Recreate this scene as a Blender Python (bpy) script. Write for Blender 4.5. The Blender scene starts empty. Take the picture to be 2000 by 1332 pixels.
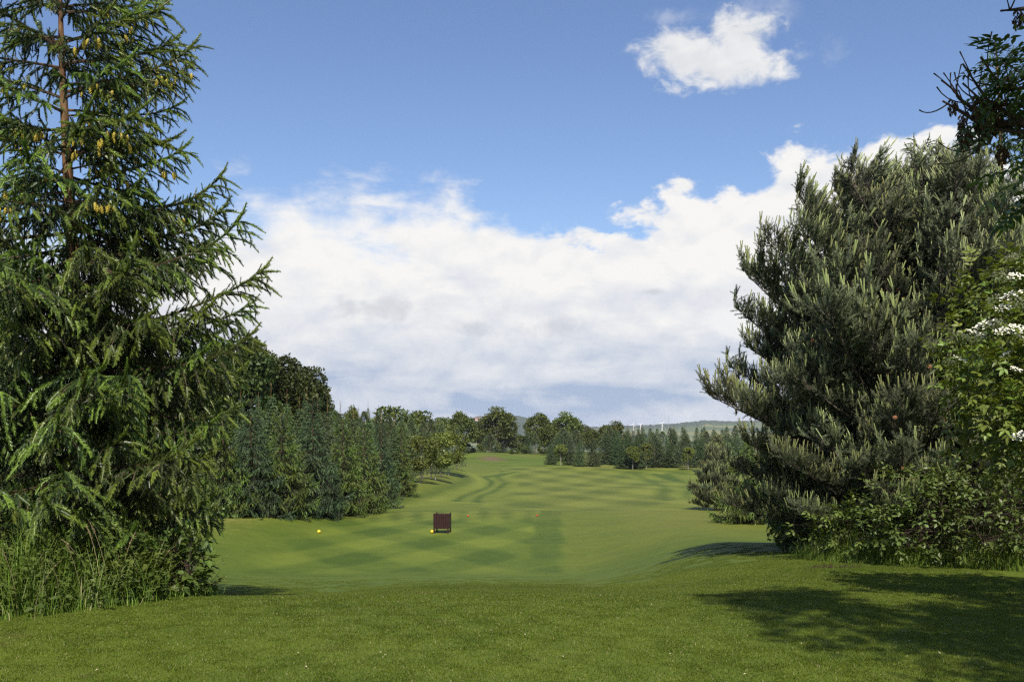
import bpy, math
import numpy as np
from mathutils import Vector, Matrix, Euler

R = math.radians
scene = bpy.context.scene
COL = scene.collection

# ------------------------------------------------------------------ camera, world, sun, exposure
F = 1944.0            # focal length in photograph pixels (35 mm on 36 mm, 2000 px wide)
ZC = 1.65             # eye height over the upper tee
HOR = 838.0           # pixel row of the horizon
cam_d = bpy.data.cameras.new('camera')
cam = bpy.data.objects.new('camera', cam_d)
COL.objects.link(cam)
cam.location = (0, 0, ZC)
cam.rotation_euler = (R(90), 0, 0)
cam_d.lens = 35.0
cam_d.sensor_width = 36.0
cam_d.shift_y = (HOR - 666.0) / 2000.0
cam_d.clip_start = 0.1
cam_d.clip_end = 30000.0
scene.camera = cam

SUN_EL, SUN_BACK = 47.0, 4.0      # sun behind the camera, a little to the right
sun_dir = Vector((math.sin(R(SUN_BACK)) * math.cos(R(SUN_EL)), -math.cos(R(SUN_BACK)) * math.cos(R(SUN_EL)), math.sin(R(SUN_EL))))
sun_d = bpy.data.lights.new('sun', 'SUN')
sun = bpy.data.objects.new('sun', sun_d)
COL.objects.link(sun)
sun_d.energy = 4.8
sun_d.angle = R(0.53)
sun_d.color = (1.0, 0.94, 0.84)
sun.rotation_euler = (-sun_dir).to_track_quat('-Z', 'Y').to_euler()
sun.location = (0, -30, 40)

scene.view_settings.view_transform = 'Standard'
scene.view_settings.look = 'None'
scene.view_settings.exposure = 0.5
scene.view_settings.gamma = 1.0
scene.view_settings.use_curve_mapping = False
scene.render.engine = 'CYCLES'
scene.cycles.use_denoising = False
scene.cycles.filter_width = 1.3
scene.cycles.sample_clamp_indirect = 3.0
scene.cycles.max_bounces = 6
scene.cycles.transparent_max_bounces = 4


class NT:
    """small helper that writes node trees as expressions"""
    def __init__(self, tree):
        self.t = tree
        self.n = tree.nodes
        self.l = tree.links

    def node(self, typ, **kw):
        nd = self.n.new(typ)
        for k, v in kw.items():
            setattr(nd, k, v)
        return nd

    def put(self, sock, v):
        if isinstance(v, bpy.types.NodeSocket):
            self.l.new(v, sock)
        elif v is not None:
            if hasattr(sock.default_value, '__len__') and not hasattr(v, '__len__'):
                sock.default_value = [v] * len(sock.default_value)
            elif hasattr(v, '__len__') and len(sock.default_value) == 4 and len(v) == 3:
                sock.default_value = (*v, 1.0)
            else:
                sock.default_value = v

    def m(self, op, a, b=None, c=None, clamp=False):
        nd = self.node('ShaderNodeMath', operation=op, use_clamp=clamp)
        for i, v in enumerate((a, b, c)):
            if v is not None:
                self.put(nd.inputs[i], v)
        return nd.outputs[0]

    def add(self, a, b): return self.m('ADD', a, b)
    def sub(self, a, b): return self.m('SUBTRACT', a, b)
    def mul(self, a, b): return self.m('MULTIPLY', a, b)

    def sstep(self, x, lo, hi):
        nd = self.node('ShaderNodeMapRange', interpolation_type='SMOOTHSTEP')
        self.put(nd.inputs[0], x); self.put(nd.inputs[1], lo); self.put(nd.inputs[2], hi)
        return nd.outputs[0]

    def rng(self, x, a, b, c, d):
        nd = self.node('ShaderNodeMapRange')
        for i, v in enumerate((x, a, b, c, d)):
            self.put(nd.inputs[i], v)
        return nd.outputs[0]

    def mix(self, f, a, b, blend='MIX'):
        nd = self.node('ShaderNodeMix', data_type='RGBA', blend_type=blend)
        self.put(nd.inputs[0], f); self.put(nd.inputs[6], a); self.put(nd.inputs[7], b)
        return nd.outputs[2]

    def noise(self, vec, scale, detail=4, rough=0.5, dist=0.0, color=False):
        nd = self.node('ShaderNodeTexNoise')
        self.put(nd.inputs['Vector'], vec)
        self.put(nd.inputs['Scale'], scale); self.put(nd.inputs['Detail'], detail)
        self.put(nd.inputs['Roughness'], rough); self.put(nd.inputs['Distortion'], dist)
        return nd.outputs['Color' if color else 'Fac']

    def vmul(self, v, s):
        nd = self.node('ShaderNodeVectorMath', operation='MULTIPLY')
        self.put(nd.inputs[0], v); self.put(nd.inputs[1], s)
        return nd.outputs[0]

    def vadd(self, v, s):
        nd = self.node('ShaderNodeVectorMath', operation='ADD')
        self.put(nd.inputs[0], v); self.put(nd.inputs[1], s)
        return nd.outputs[0]

    def curve(self, x, pts, handle='AUTO'):
        nd = self.node('ShaderNodeFloatCurve')
        cm = nd.mapping
        c = cm.curves[0]
        while len(c.points) > 2:
            c.points.remove(c.points[1])
        c.points[0].location = pts[0]
        c.points[1].location = pts[-1]
        for p in pts[1:-1]:
            c.points.new(*p)
        for p in c.points:
            p.handle_type = handle
        cm.update()
        self.put(nd.inputs['Value'], x)
        return nd.outputs[0]


def azel(px, py):
    az = math.atan((px - 1000) / F)
    return az, math.atan((HOR - py) / F * math.cos(az))


SKY_K = 0.1
CLOUD = 6.7             # brightness of sunlit cloud in sky units


def build_world():
    w = bpy.data.worlds.new('World')
    scene.world = w
    w.use_nodes = True
    w.node_tree.nodes.clear()
    k = NT(w.node_tree)
    sky = k.node('ShaderNodeTexSky', sky_type='NISHITA')
    sky.sun_disc = False
    sky.sun_elevation = R(SUN_EL)
    sky.sun_rotation = R(180 - SUN_BACK)
    sky.air_density = 1.0
    sky.dust_density = 0.5
    sky.ozone_density = 3.0
    sky.altitude = 100
    hs = k.node('ShaderNodeHueSaturation')
    hs.inputs['Saturation'].default_value = 1.04
    hs.inputs['Hue'].default_value = 0.508
    hs.inputs['Value'].default_value = 1.0
    k.l.new(sky.outputs[0], hs.inputs['Color'])
    skyc = hs.outputs[0]
    d = k.node('ShaderNodeTexCoord').outputs['Generated']
    sp = k.node('ShaderNodeSeparateXYZ'); k.l.new(d, sp.inputs[0])
    az = k.m('ARCTAN2', sp.outputs[0], sp.outputs[1])
    el = k.m('ARCSINE', sp.outputs[2])
    u = k.m('MULTIPLY_ADD', az, 1 / (2 * math.pi), 0.5)
    # upper rim of the cloud bank, all the way round the horizon
    rim = [(-400, 420), (0, 405), (250, 395), (430, 360), (560, 338), (640, 335), (700, 330), (780, 345), (850, 366), (960, 398), (1030, 424), (1090, 436), (1160, 416),
           (1240, 424), (1268, 408), (1320, 388), (1400, 366), (1485, 345), (1512, 292), (1600, 280), (1750, 268), (1900, 262), (2100, 285)]
    pts = [(0.0, 0.5)]
    extra = [(-2.6, .20), (-2.0, .27), (-1.5, .19), (-1.0, .24)]
    pts = [(0.0, .23 / .5)] + [(a / (2 * math.pi) + .5, e / .5) for a, e in extra]
    for px, py in rim:
        a, e = azel(px, py)
        pts.append((a / (2 * math.pi) + .5, e / .5))
    pts += [(a / (2 * math.pi) + .5, e / .5) for a, e in [(.9, .22), (1.3, .28), (1.9, .2), (2.5, .26)]] + [(1.0, .23 / .5)]
    top = k.mul(k.curve(u, pts), 0.5)
    a1 = azel(700, 500)[0] / (2 * math.pi) + .5
    a2 = azel(1100, 500)[0] / (2 * math.pi) + .5
    soft = k.curve(u, [(0, .06), (a1 - .1, .11), (a1, .075), (a1 + .03, .035), (a2, .018), (1, .02)], 'VECTOR')
    dv = k.vmul(d, (1.0, 1.0, 1.55))
    n1 = k.noise(dv, 13.0, 9, 0.56, 0.15)
    n2 = k.noise(dv, 42.0, 6, 0.55, 0.2)
    billow = k.add(k.mul(k.sub(n1, 0.5), 0.17), k.mul(k.sub(n2, 0.5), 0.035))
    wisp = k.noise(k.vmul(d, (1, 1, 3.0)), 16.0, 8, 0.62, 0.8)
    billow = k.add(billow, k.mul(k.mul(k.sub(wisp, 0.5), soft), 1.0))
    depth = k.sub(k.add(top, billow), el)
    mk = k.node('ShaderNodeMapRange', interpolation_type='SMOOTHSTEP')
    k.put(mk.inputs[0], depth); k.put(mk.inputs[1], 0.0); k.put(mk.inputs[2], soft)
    bank = mk.outputs[0]
    # relief of the billows: the sun stands high behind the viewer, so rising flanks are bright
    nA = k.noise(dv, 15.0, 7, 0.55, 0.3)
    nB = k.noise(k.vadd(dv, (0, 0, 0.022)), 15.0, 7, 0.55, 0.3)
    relief = k.mul(k.sub(nA, nB), 1.15)
    # long grey veils lying across the bank
    veil = k.noise(k.vmul(d, (1.0, 1.0, 5.0)), 5.0, 6, 0.5, 0.3)
    veil = k.sstep(veil, 0.46, 0.74)
    veil2 = k.noise(k.vmul(d, (1.0, 1.0, 2.6)), 8.0, 4, 0.5, 0.3)
    low = k.sstep(el, 0.165, 0.02)
    grey = k.add(k.mul(veil, k.add(0.17, k.mul(low, 0.50))), k.mul(low, 0.60))
    grey = k.add(grey, k.mul(k.mul(k.sub(veil2, 0.5), 1.0), k.add(0.14, k.mul(low, 0.5))))
    grey = k.sub(grey, relief)
    grey = k.m('MULTIPLY', grey, 1.0, clamp=True)
    white = (CLOUD, CLOUD * 0.985, CLOUD * 0.965)
    dark = (CLOUD * 0.43, CLOUD * 0.53, CLOUD * 0.715)
    cc = k.mix(grey, white, dark)

    def blob(px, py, rx, ry, amp, sc, lo, hi, seed):
        a0, e0 = azel(px, py)
        da = k.mul(k.sub(az, a0), F / rx)
        de = k.mul(k.sub(el, e0), F / ry)
        r = k.m('SQRT', k.add(k.mul(da, da), k.mul(de, de)))
        nn = k.noise(k.vadd(d, (seed, 0, 0)), sc, 8, 0.58, 0.25)
        v = k.add(k.sub(1.0, r), k.mul(k.sub(nn, 0.5), amp))
        return k.sstep(v, lo, hi), v

    col = k.mix(bank, skyc, cc)
    # darker scraps drifting in front of the bank
    for i, (px, py, rx, ry) in enumerate([(735, 602, 110, 30), (925, 638, 52, 24), (1085, 640, 78, 30), (1275, 570, 30, 10)]):
        mk_, v = blob(px, py, rx, ry, 2.4, 34.0, 0.1, 0.9, i * 3.1)
        col = k.mix(k.mul(mk_, 0.62), col, (CLOUD * .60, CLOUD * .635, CLOUD * .70))
    mk_, v = blob(1440, 625, 120, 44, 2.6, 20.0, 0.15, 0.6, 9.2)
    col = k.mix(k.mul(mk_, 0.8), col, (CLOUD * .97, CLOUD * .97, CLOUD * .97))
    # the small fair-weather cumulus, in three lumps, and the thin scraps over it
    lumps = []
    for i, (px, py, rx, ry) in enumerate([(1455, 88, 82, 74), (1335, 112, 95, 56), (1420, 128, 150, 50)]):
        a0, e0 = azel(px, py)
        da = k.mul(k.sub(az, a0), F / rx * 1.02)
        de = k.mul(k.sub(el, e0), F / ry * 1.02)
        lumps.append(k.sub(1.0, k.m('SQRT', k.add(k.mul(da, da), k.mul(de, de)))))
    f = k.m('SMOOTH_MAX', k.m('SMOOTH_MAX', lumps[0], lumps[1], 0.2), lumps[2], 0.2)
    nn = k.noise(dv, 30.0, 9, 0.6, 0.3)
    nn0 = k.noise(k.vadd(dv, (0.006, 0.0, 0.014)), 30.0, 9, 0.6, 0.3)
    fm = k.sstep(k.add(f, k.mul(k.sub(nn, 0.5), 1.9)), -0.05, 0.55)
    shade = k.m('MULTIPLY_ADD', k.sub(nn0, nn), 1.0, 0.22, clamp=True)
    col = k.mix(k.mul(fm, 0.97), col, k.mix(shade, (CLOUD * .93, CLOUD * .93, CLOUD * .93), (CLOUD * .6, CLOUD * .65, CLOUD * .72)))
    for (px, py, rx, ry, s) in [(1480, 15, 150, 34, .4), (1300, 35, 70, 22, 2.2), (1635, 100, 40, 45, 5.1), (1560, 110, 40, 22, 7.7)]:
        mk_, v = blob(px, py, rx, ry, 3.2, 26.0, 0.3, 1.5, s)
        col = k.mix(k.mul(mk_, 0.36), col, (CLOUD * .8, CLOUD * .83, CLOUD * .9))
    bg = k.node('ShaderNodeBackground')
    k.l.new(col, bg.inputs[0])
    bg.inputs[1].default_value = SKY_K
    out = k.node('ShaderNodeOutputWorld')
    k.l.new(bg.outputs[0], out.inputs[0])


build_world()

# ------------------------------------------------------------------ object helpers


def link(o):
    COL.objects.link(o)
    return o


def tag(o, label=None, cat=None, group=None, kind=None):
    if label: o['label'] = label
    if cat: o['category'] = cat
    if group: o['group'] = group
    if kind: o['kind'] = kind
    return o


def empty(name, loc, label, cat, group=None, rz=0.0):
    o = bpy.data.objects.new(name, None)
    o.location = loc
    o.rotation_euler = (0, 0, rz)
    o.empty_display_size = 0.2
    return tag(link(o), label, cat, group)


def child(name, mesh, parent, loc=(0, 0, 0), mat=None):
    o = bpy.data.objects.new(name, mesh)
    if mat is not None:
        o.matrix_local = mat
    else:
        o.location = loc
    o.parent = parent
    return link(o)


class MB:
    """collects triangle soup and writes it out as one mesh"""
    def __init__(self):
        self.v, self.f, self.mi, self.t, self.n = [], [], [], [], 0

    def add(self, V, Fc, mat=0, tint=0.5):
        V = np.asarray(V, dtype=np.float32).reshape(-1, 3)
        Fc = np.asarray(Fc, dtype=np.int32).reshape(-1, 3)
        self.v.append(V); self.f.append(Fc + self.n)
        self.mi.append(np.full(len(Fc), mat, np.int32))
        self.t.append(np.broadcast_to(np.asarray(tint, np.float32), (len(V),)).copy())
        self.n += len(V)

    def scatter(self, tmpl, O, X, up, S, tint, mat=0, roll=None):
        """copies of a template whose own x axis is laid along X at O"""
        if len(O) == 0:
            return
        Tv, Tf, Tt = tmpl
        O = np.asarray(O, float); X = np.asarray(X, float)
        X = X / np.maximum(np.linalg.norm(X, axis=1, keepdims=True), 1e-9)
        U = np.broadcast_to(np.asarray(up, float), X.shape)
        Y = np.cross(U, X)
        bad = np.linalg.norm(Y, axis=1) < 1e-3
        Y[bad] = np.cross(np.array([1.0, 0.2, 0]), X[bad])
        Y /= np.linalg.norm(Y, axis=1, keepdims=True)
        Z = np.cross(X, Y)
        if roll is not None:
            c, s = np.cos(roll)[:, None], np.sin(roll)[:, None]
            Y, Z = Y * c + Z * s, Z * c - Y * s
        S = np.broadcast_to(np.asarray(S, float), (len(O),))
        Rm = np.stack([X, Y, Z], axis=2) * S[:, None, None]
        V = np.einsum('nij,kj->nki', Rm, Tv) + O[:, None, :]
        n, kk = len(O), len(Tv)
        Fc = (Tf[None] + (np.arange(n) * kk)[:, None, None]).reshape(-1, 3)
        tt = np.clip(np.broadcast_to(np.asarray(tint, float), (n,))[:, None] + Tt[None], 0, 1)
        self.add(V.reshape(-1, 3), Fc, mat, tt.reshape(-1))

    def tube(self, P, r, sides=6, mat=0, tint=0.3, cap=False):
        P = np.asarray(P, float); n = len(P)
        r = np.broadcast_to(np.asarray(r, float), (n,))
        T = np.gradient(P, axis=0)
        T /= np.maximum(np.linalg.norm(T, axis=1, keepdims=True), 1e-9)
        ref = np.array([0.13, 0.27, 0.95]) if abs(T[0][2]) < 0.8 else np.array([0.96, 0.2, 0.1])
        A = np.cross(T, ref); A /= np.linalg.norm(A, axis=1, keepdims=True)
        B = np.cross(T, A)
        an = np.arange(sides) / sides * 2 * np.pi
        V = P[:, None] + r[:, None, None] * (np.cos(an)[None, :, None] * A[:, None] + np.sin(an)[None, :, None] * B[:, None])
        i = np.arange(n - 1)[:, None] * sides
        j = np.arange(sides)[None]
        a = i + j; b = i + (j + 1) % sides
        Fc = np.concatenate([np.stack([a, b, b + sides], -1).reshape(-1, 3), np.stack([a, b + sides, a + sides], -1).reshape(-1, 3)])
        self.add(V.reshape(-1, 3), Fc, mat, tint)
        if cap:
            c = np.vstack([V[-1], P[-1][None] + T[-1] * r[-1] * 0.3])
            self.add(c, [(q, (q + 1) % sides, sides) for q in range(sides)], mat, tint)

    def box(self, c, s, mat=0, tint=0.5):
        c, s = np.array(c, float), np.array(s, float) / 2
        V = np.array([[x, y, z] for x in (-1, 1) for y in (-1, 1) for z in (-1, 1)]) * s + c
        q = [(0, 1, 3, 2), (4, 6, 7, 5), (0, 4, 5, 1), (2, 3, 7, 6), (0, 2, 6, 4), (1, 5, 7, 3)]
        self.add(V, [t for a, b, cc, d in q for t in ((a, b, cc), (a, cc, d))], mat, tint)

    def mesh(self, name, mats, smooth=False):
        V = np.concatenate(self.v); Fc = np.concatenate(self.f); M = np.concatenate(self.mi); T = np.concatenate(self.t)
        me = bpy.data.meshes.new(name)
        me.vertices.add(len(V)); me.vertices.foreach_set('co', V.ravel())
        me.loops.add(len(Fc) * 3); me.loops.foreach_set('vertex_index', Fc.ravel())
        me.polygons.add(len(Fc))
        me.polygons.foreach_set('loop_start', np.arange(len(Fc), dtype=np.int32) * 3)
        me.polygons.foreach_set('material_index', M)
        me.polygons.foreach_set('use_smooth', np.full(len(Fc), smooth))
        at = me.attributes.new('tint', 'FLOAT', 'POINT')
        at.data.foreach_set('value', T)
        for m in (mats if isinstance(mats, (list, tuple)) else [mats]):
            me.materials.append(m)
        me.update(calc_edges=True)
        return me


def unit(v):
    v = np.asarray(v, float)
    return v / max(np.linalg.norm(v), 1e-9)


# ------------------------------------------------------------------ materials


def new_mat(name):
    m = bpy.data.materials.new(name)
    m.use_nodes = True
    m.node_tree.nodes.clear()
    return m, NT(m.node_tree)


def finish(k, surf, disp=None):
    o = k.node('ShaderNodeOutputMaterial')
    k.l.new(surf, o.inputs[0])


def principled(k, col, rough=0.6, spec=0.3, normal=None):
    p = k.node('ShaderNodeBsdfPrincipled')
    k.put(p.inputs['Base Color'], col)
    k.put(p.inputs['Roughness'], rough)
    k.put(p.inputs['Specular IOR Level'], spec)
    if normal is not None:
        k.l.new(normal, p.inputs['Normal'])
    return p.outputs[0]


def leaf_mat(name, old, fresh, trans=0.3, rough=0.5, spec=0.35, tcol=None, var=0.25, tip=None):
    """old and fresh foliage mixed by the tint of each shoot or leaf, a little light passing through"""
    m, k = new_mat(name)
    a = k.node('ShaderNodeAttribute', attribute_name='tint').outputs['Fac']
    c = k.mix(a, old, fresh)
    if tip is not None:
        c = k.mix(k.sstep(a, 0.92, 0.99), c, tip)
    ri = k.node('ShaderNodeObjectInfo').outputs['Random']
    hs = k.node('ShaderNodeHueSaturation')
    k.put(hs.inputs['Hue'], k.rng(ri, 0, 1, 0.5 - 0.022 * var / .25, 0.5 + 0.016 * var / .25))
    k.put(hs.inputs['Value'], k.rng(ri, 0, 1, 1 - var, 1 + var))
    k.put(hs.inputs['Color'], c)
    c = hs.outputs[0]
    s = principled(k, c, rough, spec)
    t = k.node('ShaderNodeBsdfTranslucent')
    tc = k.mix(1.0, c, tcol or (1.25, 1.2, 0.5), 'MULTIPLY')
    k.put(t.inputs[0], tc)
    mx = k.node('ShaderNodeMixShader')
    mx.inputs[0].default_value = trans
    k.l.new(s, mx.inputs[1]); k.l.new(t.outputs[0], mx.inputs[2])
    finish(k, mx.outputs[0])
    return m


def bark_mat(name, a, b, scale=18.0):
    m, k = new_mat(name)
    tc = k.node('ShaderNodeTexCoord').outputs['Object']
    n = k.noise(k.vmul(tc, (1, 1, 0.35)), scale, 6, 0.6)
    c = k.mix(k.sstep(n, 0.35, 0.7), a, b)
    bp = k.node('ShaderNodeBump')
    bp.inputs['Strength'].default_value = 0.6
    bp.inputs['Distance'].default_value = 0.02
    k.l.new(n, bp.inputs['Height'])
    finish(k, principled(k, c, 0.85, 0.15, bp.outputs[0]))
    return m


def plain_mat(name, col, rough=0.6, spec=0.3, var=0.0, scale=20.0):
    m, k = new_mat(name)
    c = col
    if var:
        tc = k.node('ShaderNodeTexCoord').outputs['Object']
        n = k.noise(tc, scale, 5, 0.6)
        c = k.mix(n, tuple(x * (1 - var) for x in col), tuple(min(1, x * (1 + var)) for x in col))
    finish(k, principled(k, c, rough, spec))
    return m


M_SPRUCE = leaf_mat('spruce_needles', (0.010, 0.024, 0.009), (0.190, 0.265, 0.036), 0.13, 0.42, 0.4)  # old needles kept near black, which also paints shade into the inner crown
M_SPRUCE_BLUE = leaf_mat('bluish_spruce_needles', (0.010, 0.024, 0.014), (0.108, 0.168, 0.055), 0.12, 0.42, 0.4)
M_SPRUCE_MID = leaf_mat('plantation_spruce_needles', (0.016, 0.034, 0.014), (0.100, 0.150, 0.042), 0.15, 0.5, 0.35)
M_PINE = leaf_mat('pine_needles', (0.036, 0.050, 0.026), (0.262, 0.285, 0.145), 0.15, 0.5, 0.35, (1.1, 1.2, 0.7))
M_PINE_MID = leaf_mat('plantation_pine_needles', (0.026, 0.048, 0.024), (0.150, 0.185, 0.075), 0.15, 0.5, 0.35)
M_CANDLE = leaf_mat('pine_candles', (0.115, 0.140, 0.045), (0.31, 0.35, 0.13), 0.1, 0.5, 0.3, tip=(0.16, 0.085, 0.035))
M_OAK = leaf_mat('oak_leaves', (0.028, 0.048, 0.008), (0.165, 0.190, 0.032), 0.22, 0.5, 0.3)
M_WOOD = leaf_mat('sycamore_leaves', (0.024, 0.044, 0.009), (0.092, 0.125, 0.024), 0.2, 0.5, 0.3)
M_LIGHTLEAF = leaf_mat('pale_leaves', (0.080, 0.118, 0.020), (0.255, 0.295, 0.065), 0.3, 0.5, 0.3)
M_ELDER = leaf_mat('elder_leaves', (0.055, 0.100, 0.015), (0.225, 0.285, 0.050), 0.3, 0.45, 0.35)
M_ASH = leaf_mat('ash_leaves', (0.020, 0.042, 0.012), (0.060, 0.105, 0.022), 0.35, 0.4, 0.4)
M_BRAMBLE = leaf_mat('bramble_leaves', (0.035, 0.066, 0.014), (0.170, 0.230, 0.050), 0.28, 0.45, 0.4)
M_WEED = leaf_mat('weed_leaves', (0.030, 0.058, 0.012), (0.125, 0.170, 0.030), 0.28, 0.5, 0.3)
M_TALLGRASS = leaf_mat('tall_grass_blades', (0.055, 0.098, 0.012), (0.195, 0.265, 0.036), 0.3, 0.5, 0.3, tip=(0.36, 0.31, 0.16))
M_BARK = bark_mat('spruce_bark', (0.085, 0.045, 0.024), (0.20, 0.115, 0.058))
M_BARKORANGE = bark_mat('young_bark', (0.15, 0.075, 0.03), (0.30, 0.16, 0.07))
M_BARKGREY = bark_mat('grey_bark', (0.06, 0.05, 0.04), (0.16, 0.13, 0.10))
M_BIRCH = bark_mat('pale_bark', (0.22, 0.20, 0.17), (0.42, 0.39, 0.34))
M_BRANCH = bark_mat('branch_bark', (0.040, 0.028, 0.020), (0.115, 0.075, 0.045))
M_TWIG = plain_mat('twig', (0.05, 0.035, 0.026), 0.8, 0.15)
M_CONE = plain_mat('spruce_cone', (0.40, 0.31, 0.045), 0.55, 0.3, 0.3, 60)
M_PCONE = plain_mat('pine_cone', (0.24, 0.115, 0.055), 0.7, 0.2, 0.3, 60)
M_FLOWER = plain_mat('cream_flower', (0.72, 0.70, 0.56), 0.7, 0.2)
M_SEED = plain_mat('dry_seed', (0.055, 0.034, 0.02), 0.8, 0.1)
M_BIN = plain_mat('dark_stained_wood', (0.026, 0.0072, 0.0058), 0.5, 0.35, 0.35, 30)
M_BINDARK = plain_mat('bin_lining', (0.010, 0.009, 0.009), 0.5, 0.3)
M_YELLOW = plain_mat('yellow_paint', (0.78, 0.50, 0.03), 0.4, 0.4)
M_RED = plain_mat('red_paint', (0.50, 0.045, 0.02), 0.4, 0.4)
M_METAL = plain_mat('grey_metal', (0.3, 0.3, 0.3), 0.5, 0.4)
M_WHITE = plain_mat('white_paint', (0.8, 0.8, 0.8), 0.4, 0.4)
M_SOIL = plain_mat('bare_soil', (0.045, 0.031, 0.019), 0.95, 0.1, 0.4, 40)
M_STALK = plain_mat('dry_stalk', (0.28, 0.22, 0.12), 0.8, 0.1)

# ------------------------------------------------------------------ terrain

PY = np.array([-400, -30, 0, 6, 8.8, 10, 11, 12, 14, 17, 20, 24, 27, 29.5, 33, 38, 46, 49, 52, 57, 66, 80, 100, 130, 165, 200, 230, 255, 300, 420, 700, 1500, 6000.])
PZ = np.array([.6, .3, 0, .02, 0, -.05, -.19, -.33, -.605, -1.02, -1.42, -1.935, -2.27, -2.335, -2.325, -2.33, -2.42, -2.52, -2.72, -2.98, -3.33, -3.85, -4.5, -5.15, -5.2, -4.85, -4.5, -4.4, -5.4, -11, -28, -55, -70.])


def _pchip(x, X, Y):
    h = np.diff(X); dl = np.diff(Y) / h
    m = np.zeros_like(Y)
    same = dl[:-1] * dl[1:] > 0
    w1, w2 = 2 * h[1:] + h[:-1], h[1:] + 2 * h[:-1]
    with np.errstate(divide='ignore', invalid='ignore'):
        hm = (w1 + w2) / (w1 / dl[:-1] + w2 / dl[1:])
    m[1:-1] = np.where(same, hm, 0)
    m[0], m[-1] = dl[0], dl[-1]
    i = np.clip(np.searchsorted(X, x) - 1, 0, len(X) - 2)
    t = (x - X[i]) / h[i]
    return (Y[i] * (1 + 2 * t) * (1 - t) ** 2 + h[i] * m[i] * t * (1 - t) ** 2 + Y[i + 1] * t * t * (3 - 2 * t) + h[i] * m[i + 1] * t * t * (t - 1))


def ss(x, a, b):
    t = np.clip((x - a) / (b - a), 0, 1)
    return t * t * (3 - 2 * t)


def H(x, y):
    x = np.asarray(x, float); y = np.asarray(y, float)
    z = _pchip(np.clip(y, -399, 5999), PY, PZ)
    z = z + ss(x, 0.8 + .03 * y, 3.2 + .09 * y) * np.interp(y, [10, 12, 14, 16, 20, 25, 29, 36, 46, 60], [0, .10, .28, .42, .69, .88, .85, .56, .25, 0])   # ground under the right-hand trees
    z = z - .16 * ss(-x, 1.2, 3) * ss(y, 9.8, 12) * (1 - ss(y, 14, 22))                                  # hollow below the big spruce
    z = z + 1.15 * ss(-x, 2.5, 9.5) * ss(y, 62, 95) * (1 - ss(y, 150, 230))                              # bank on the left of the fairway
    z = z + 1.2 * np.exp(-((x + 6) / 6.5) ** 2 - ((y - 218) / 9) ** 2)                                   # mound at the far end
    z = z + 0.5 * ss(-x, 6.5, 10) * ss(y, 24, 30) * (1 - ss(y, 46, 60))
    far = ss(y, 18, 60)
    z = z + far * (0.10 * np.sin(x * .31 + 1.2) * np.sin(y * .17) + 0.16 * np.sin(x * .11 - .7) * np.sin(y * .061 + 2))
    z = z + 0.012 * np.sin(x * 1.7 + y * .6) * np.sin(y * 1.3 - x * .4)
    return z


def h1(x, y):
    return float(H(np.array([x]), np.array([y]))[0])


_D = np.concatenate([np.linspace(4, 60, 1121), np.linspace(60.2, 420, 1800)])


def ground(px, py):
    """where the sight line through a pixel of the photograph meets the ground"""
    s, t = (px - 1000) / F, (HOR - py) / F
    gap = ZC + t * _D - H(s * _D, _D)
    i = np.argmax(gap < 0)
    if gap[i] >= 0:
        i = len(_D) - 1
    D = _D[i - 1] + (_D[i] - _D[i - 1]) * gap[i - 1] / (gap[i - 1] - gap[i]) if i > 0 else _D[0]
    return np.array([s * D, D, h1(s * D, D)])


def on(px, D):
    x = (px - 1000) / F * D
    return (x, D, h1(x, D))


def ztop(py, D):
    return ZC + (HOR - py) / F * D


def resample(P, n=120):
    P = np.array(P, float)
    # smooth through the points
    t = np.arange(len(P)); tt = np.linspace(0, len(P) - 1, n)
    out = np.stack([np.interp(tt, t, P[:, i]) for i in range(2)], 1)
    for _ in range(n // 14):
        out[1:-1] = (out[:-2] + 2 * out[1:-1] + out[2:]) / 4
    return out


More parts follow.
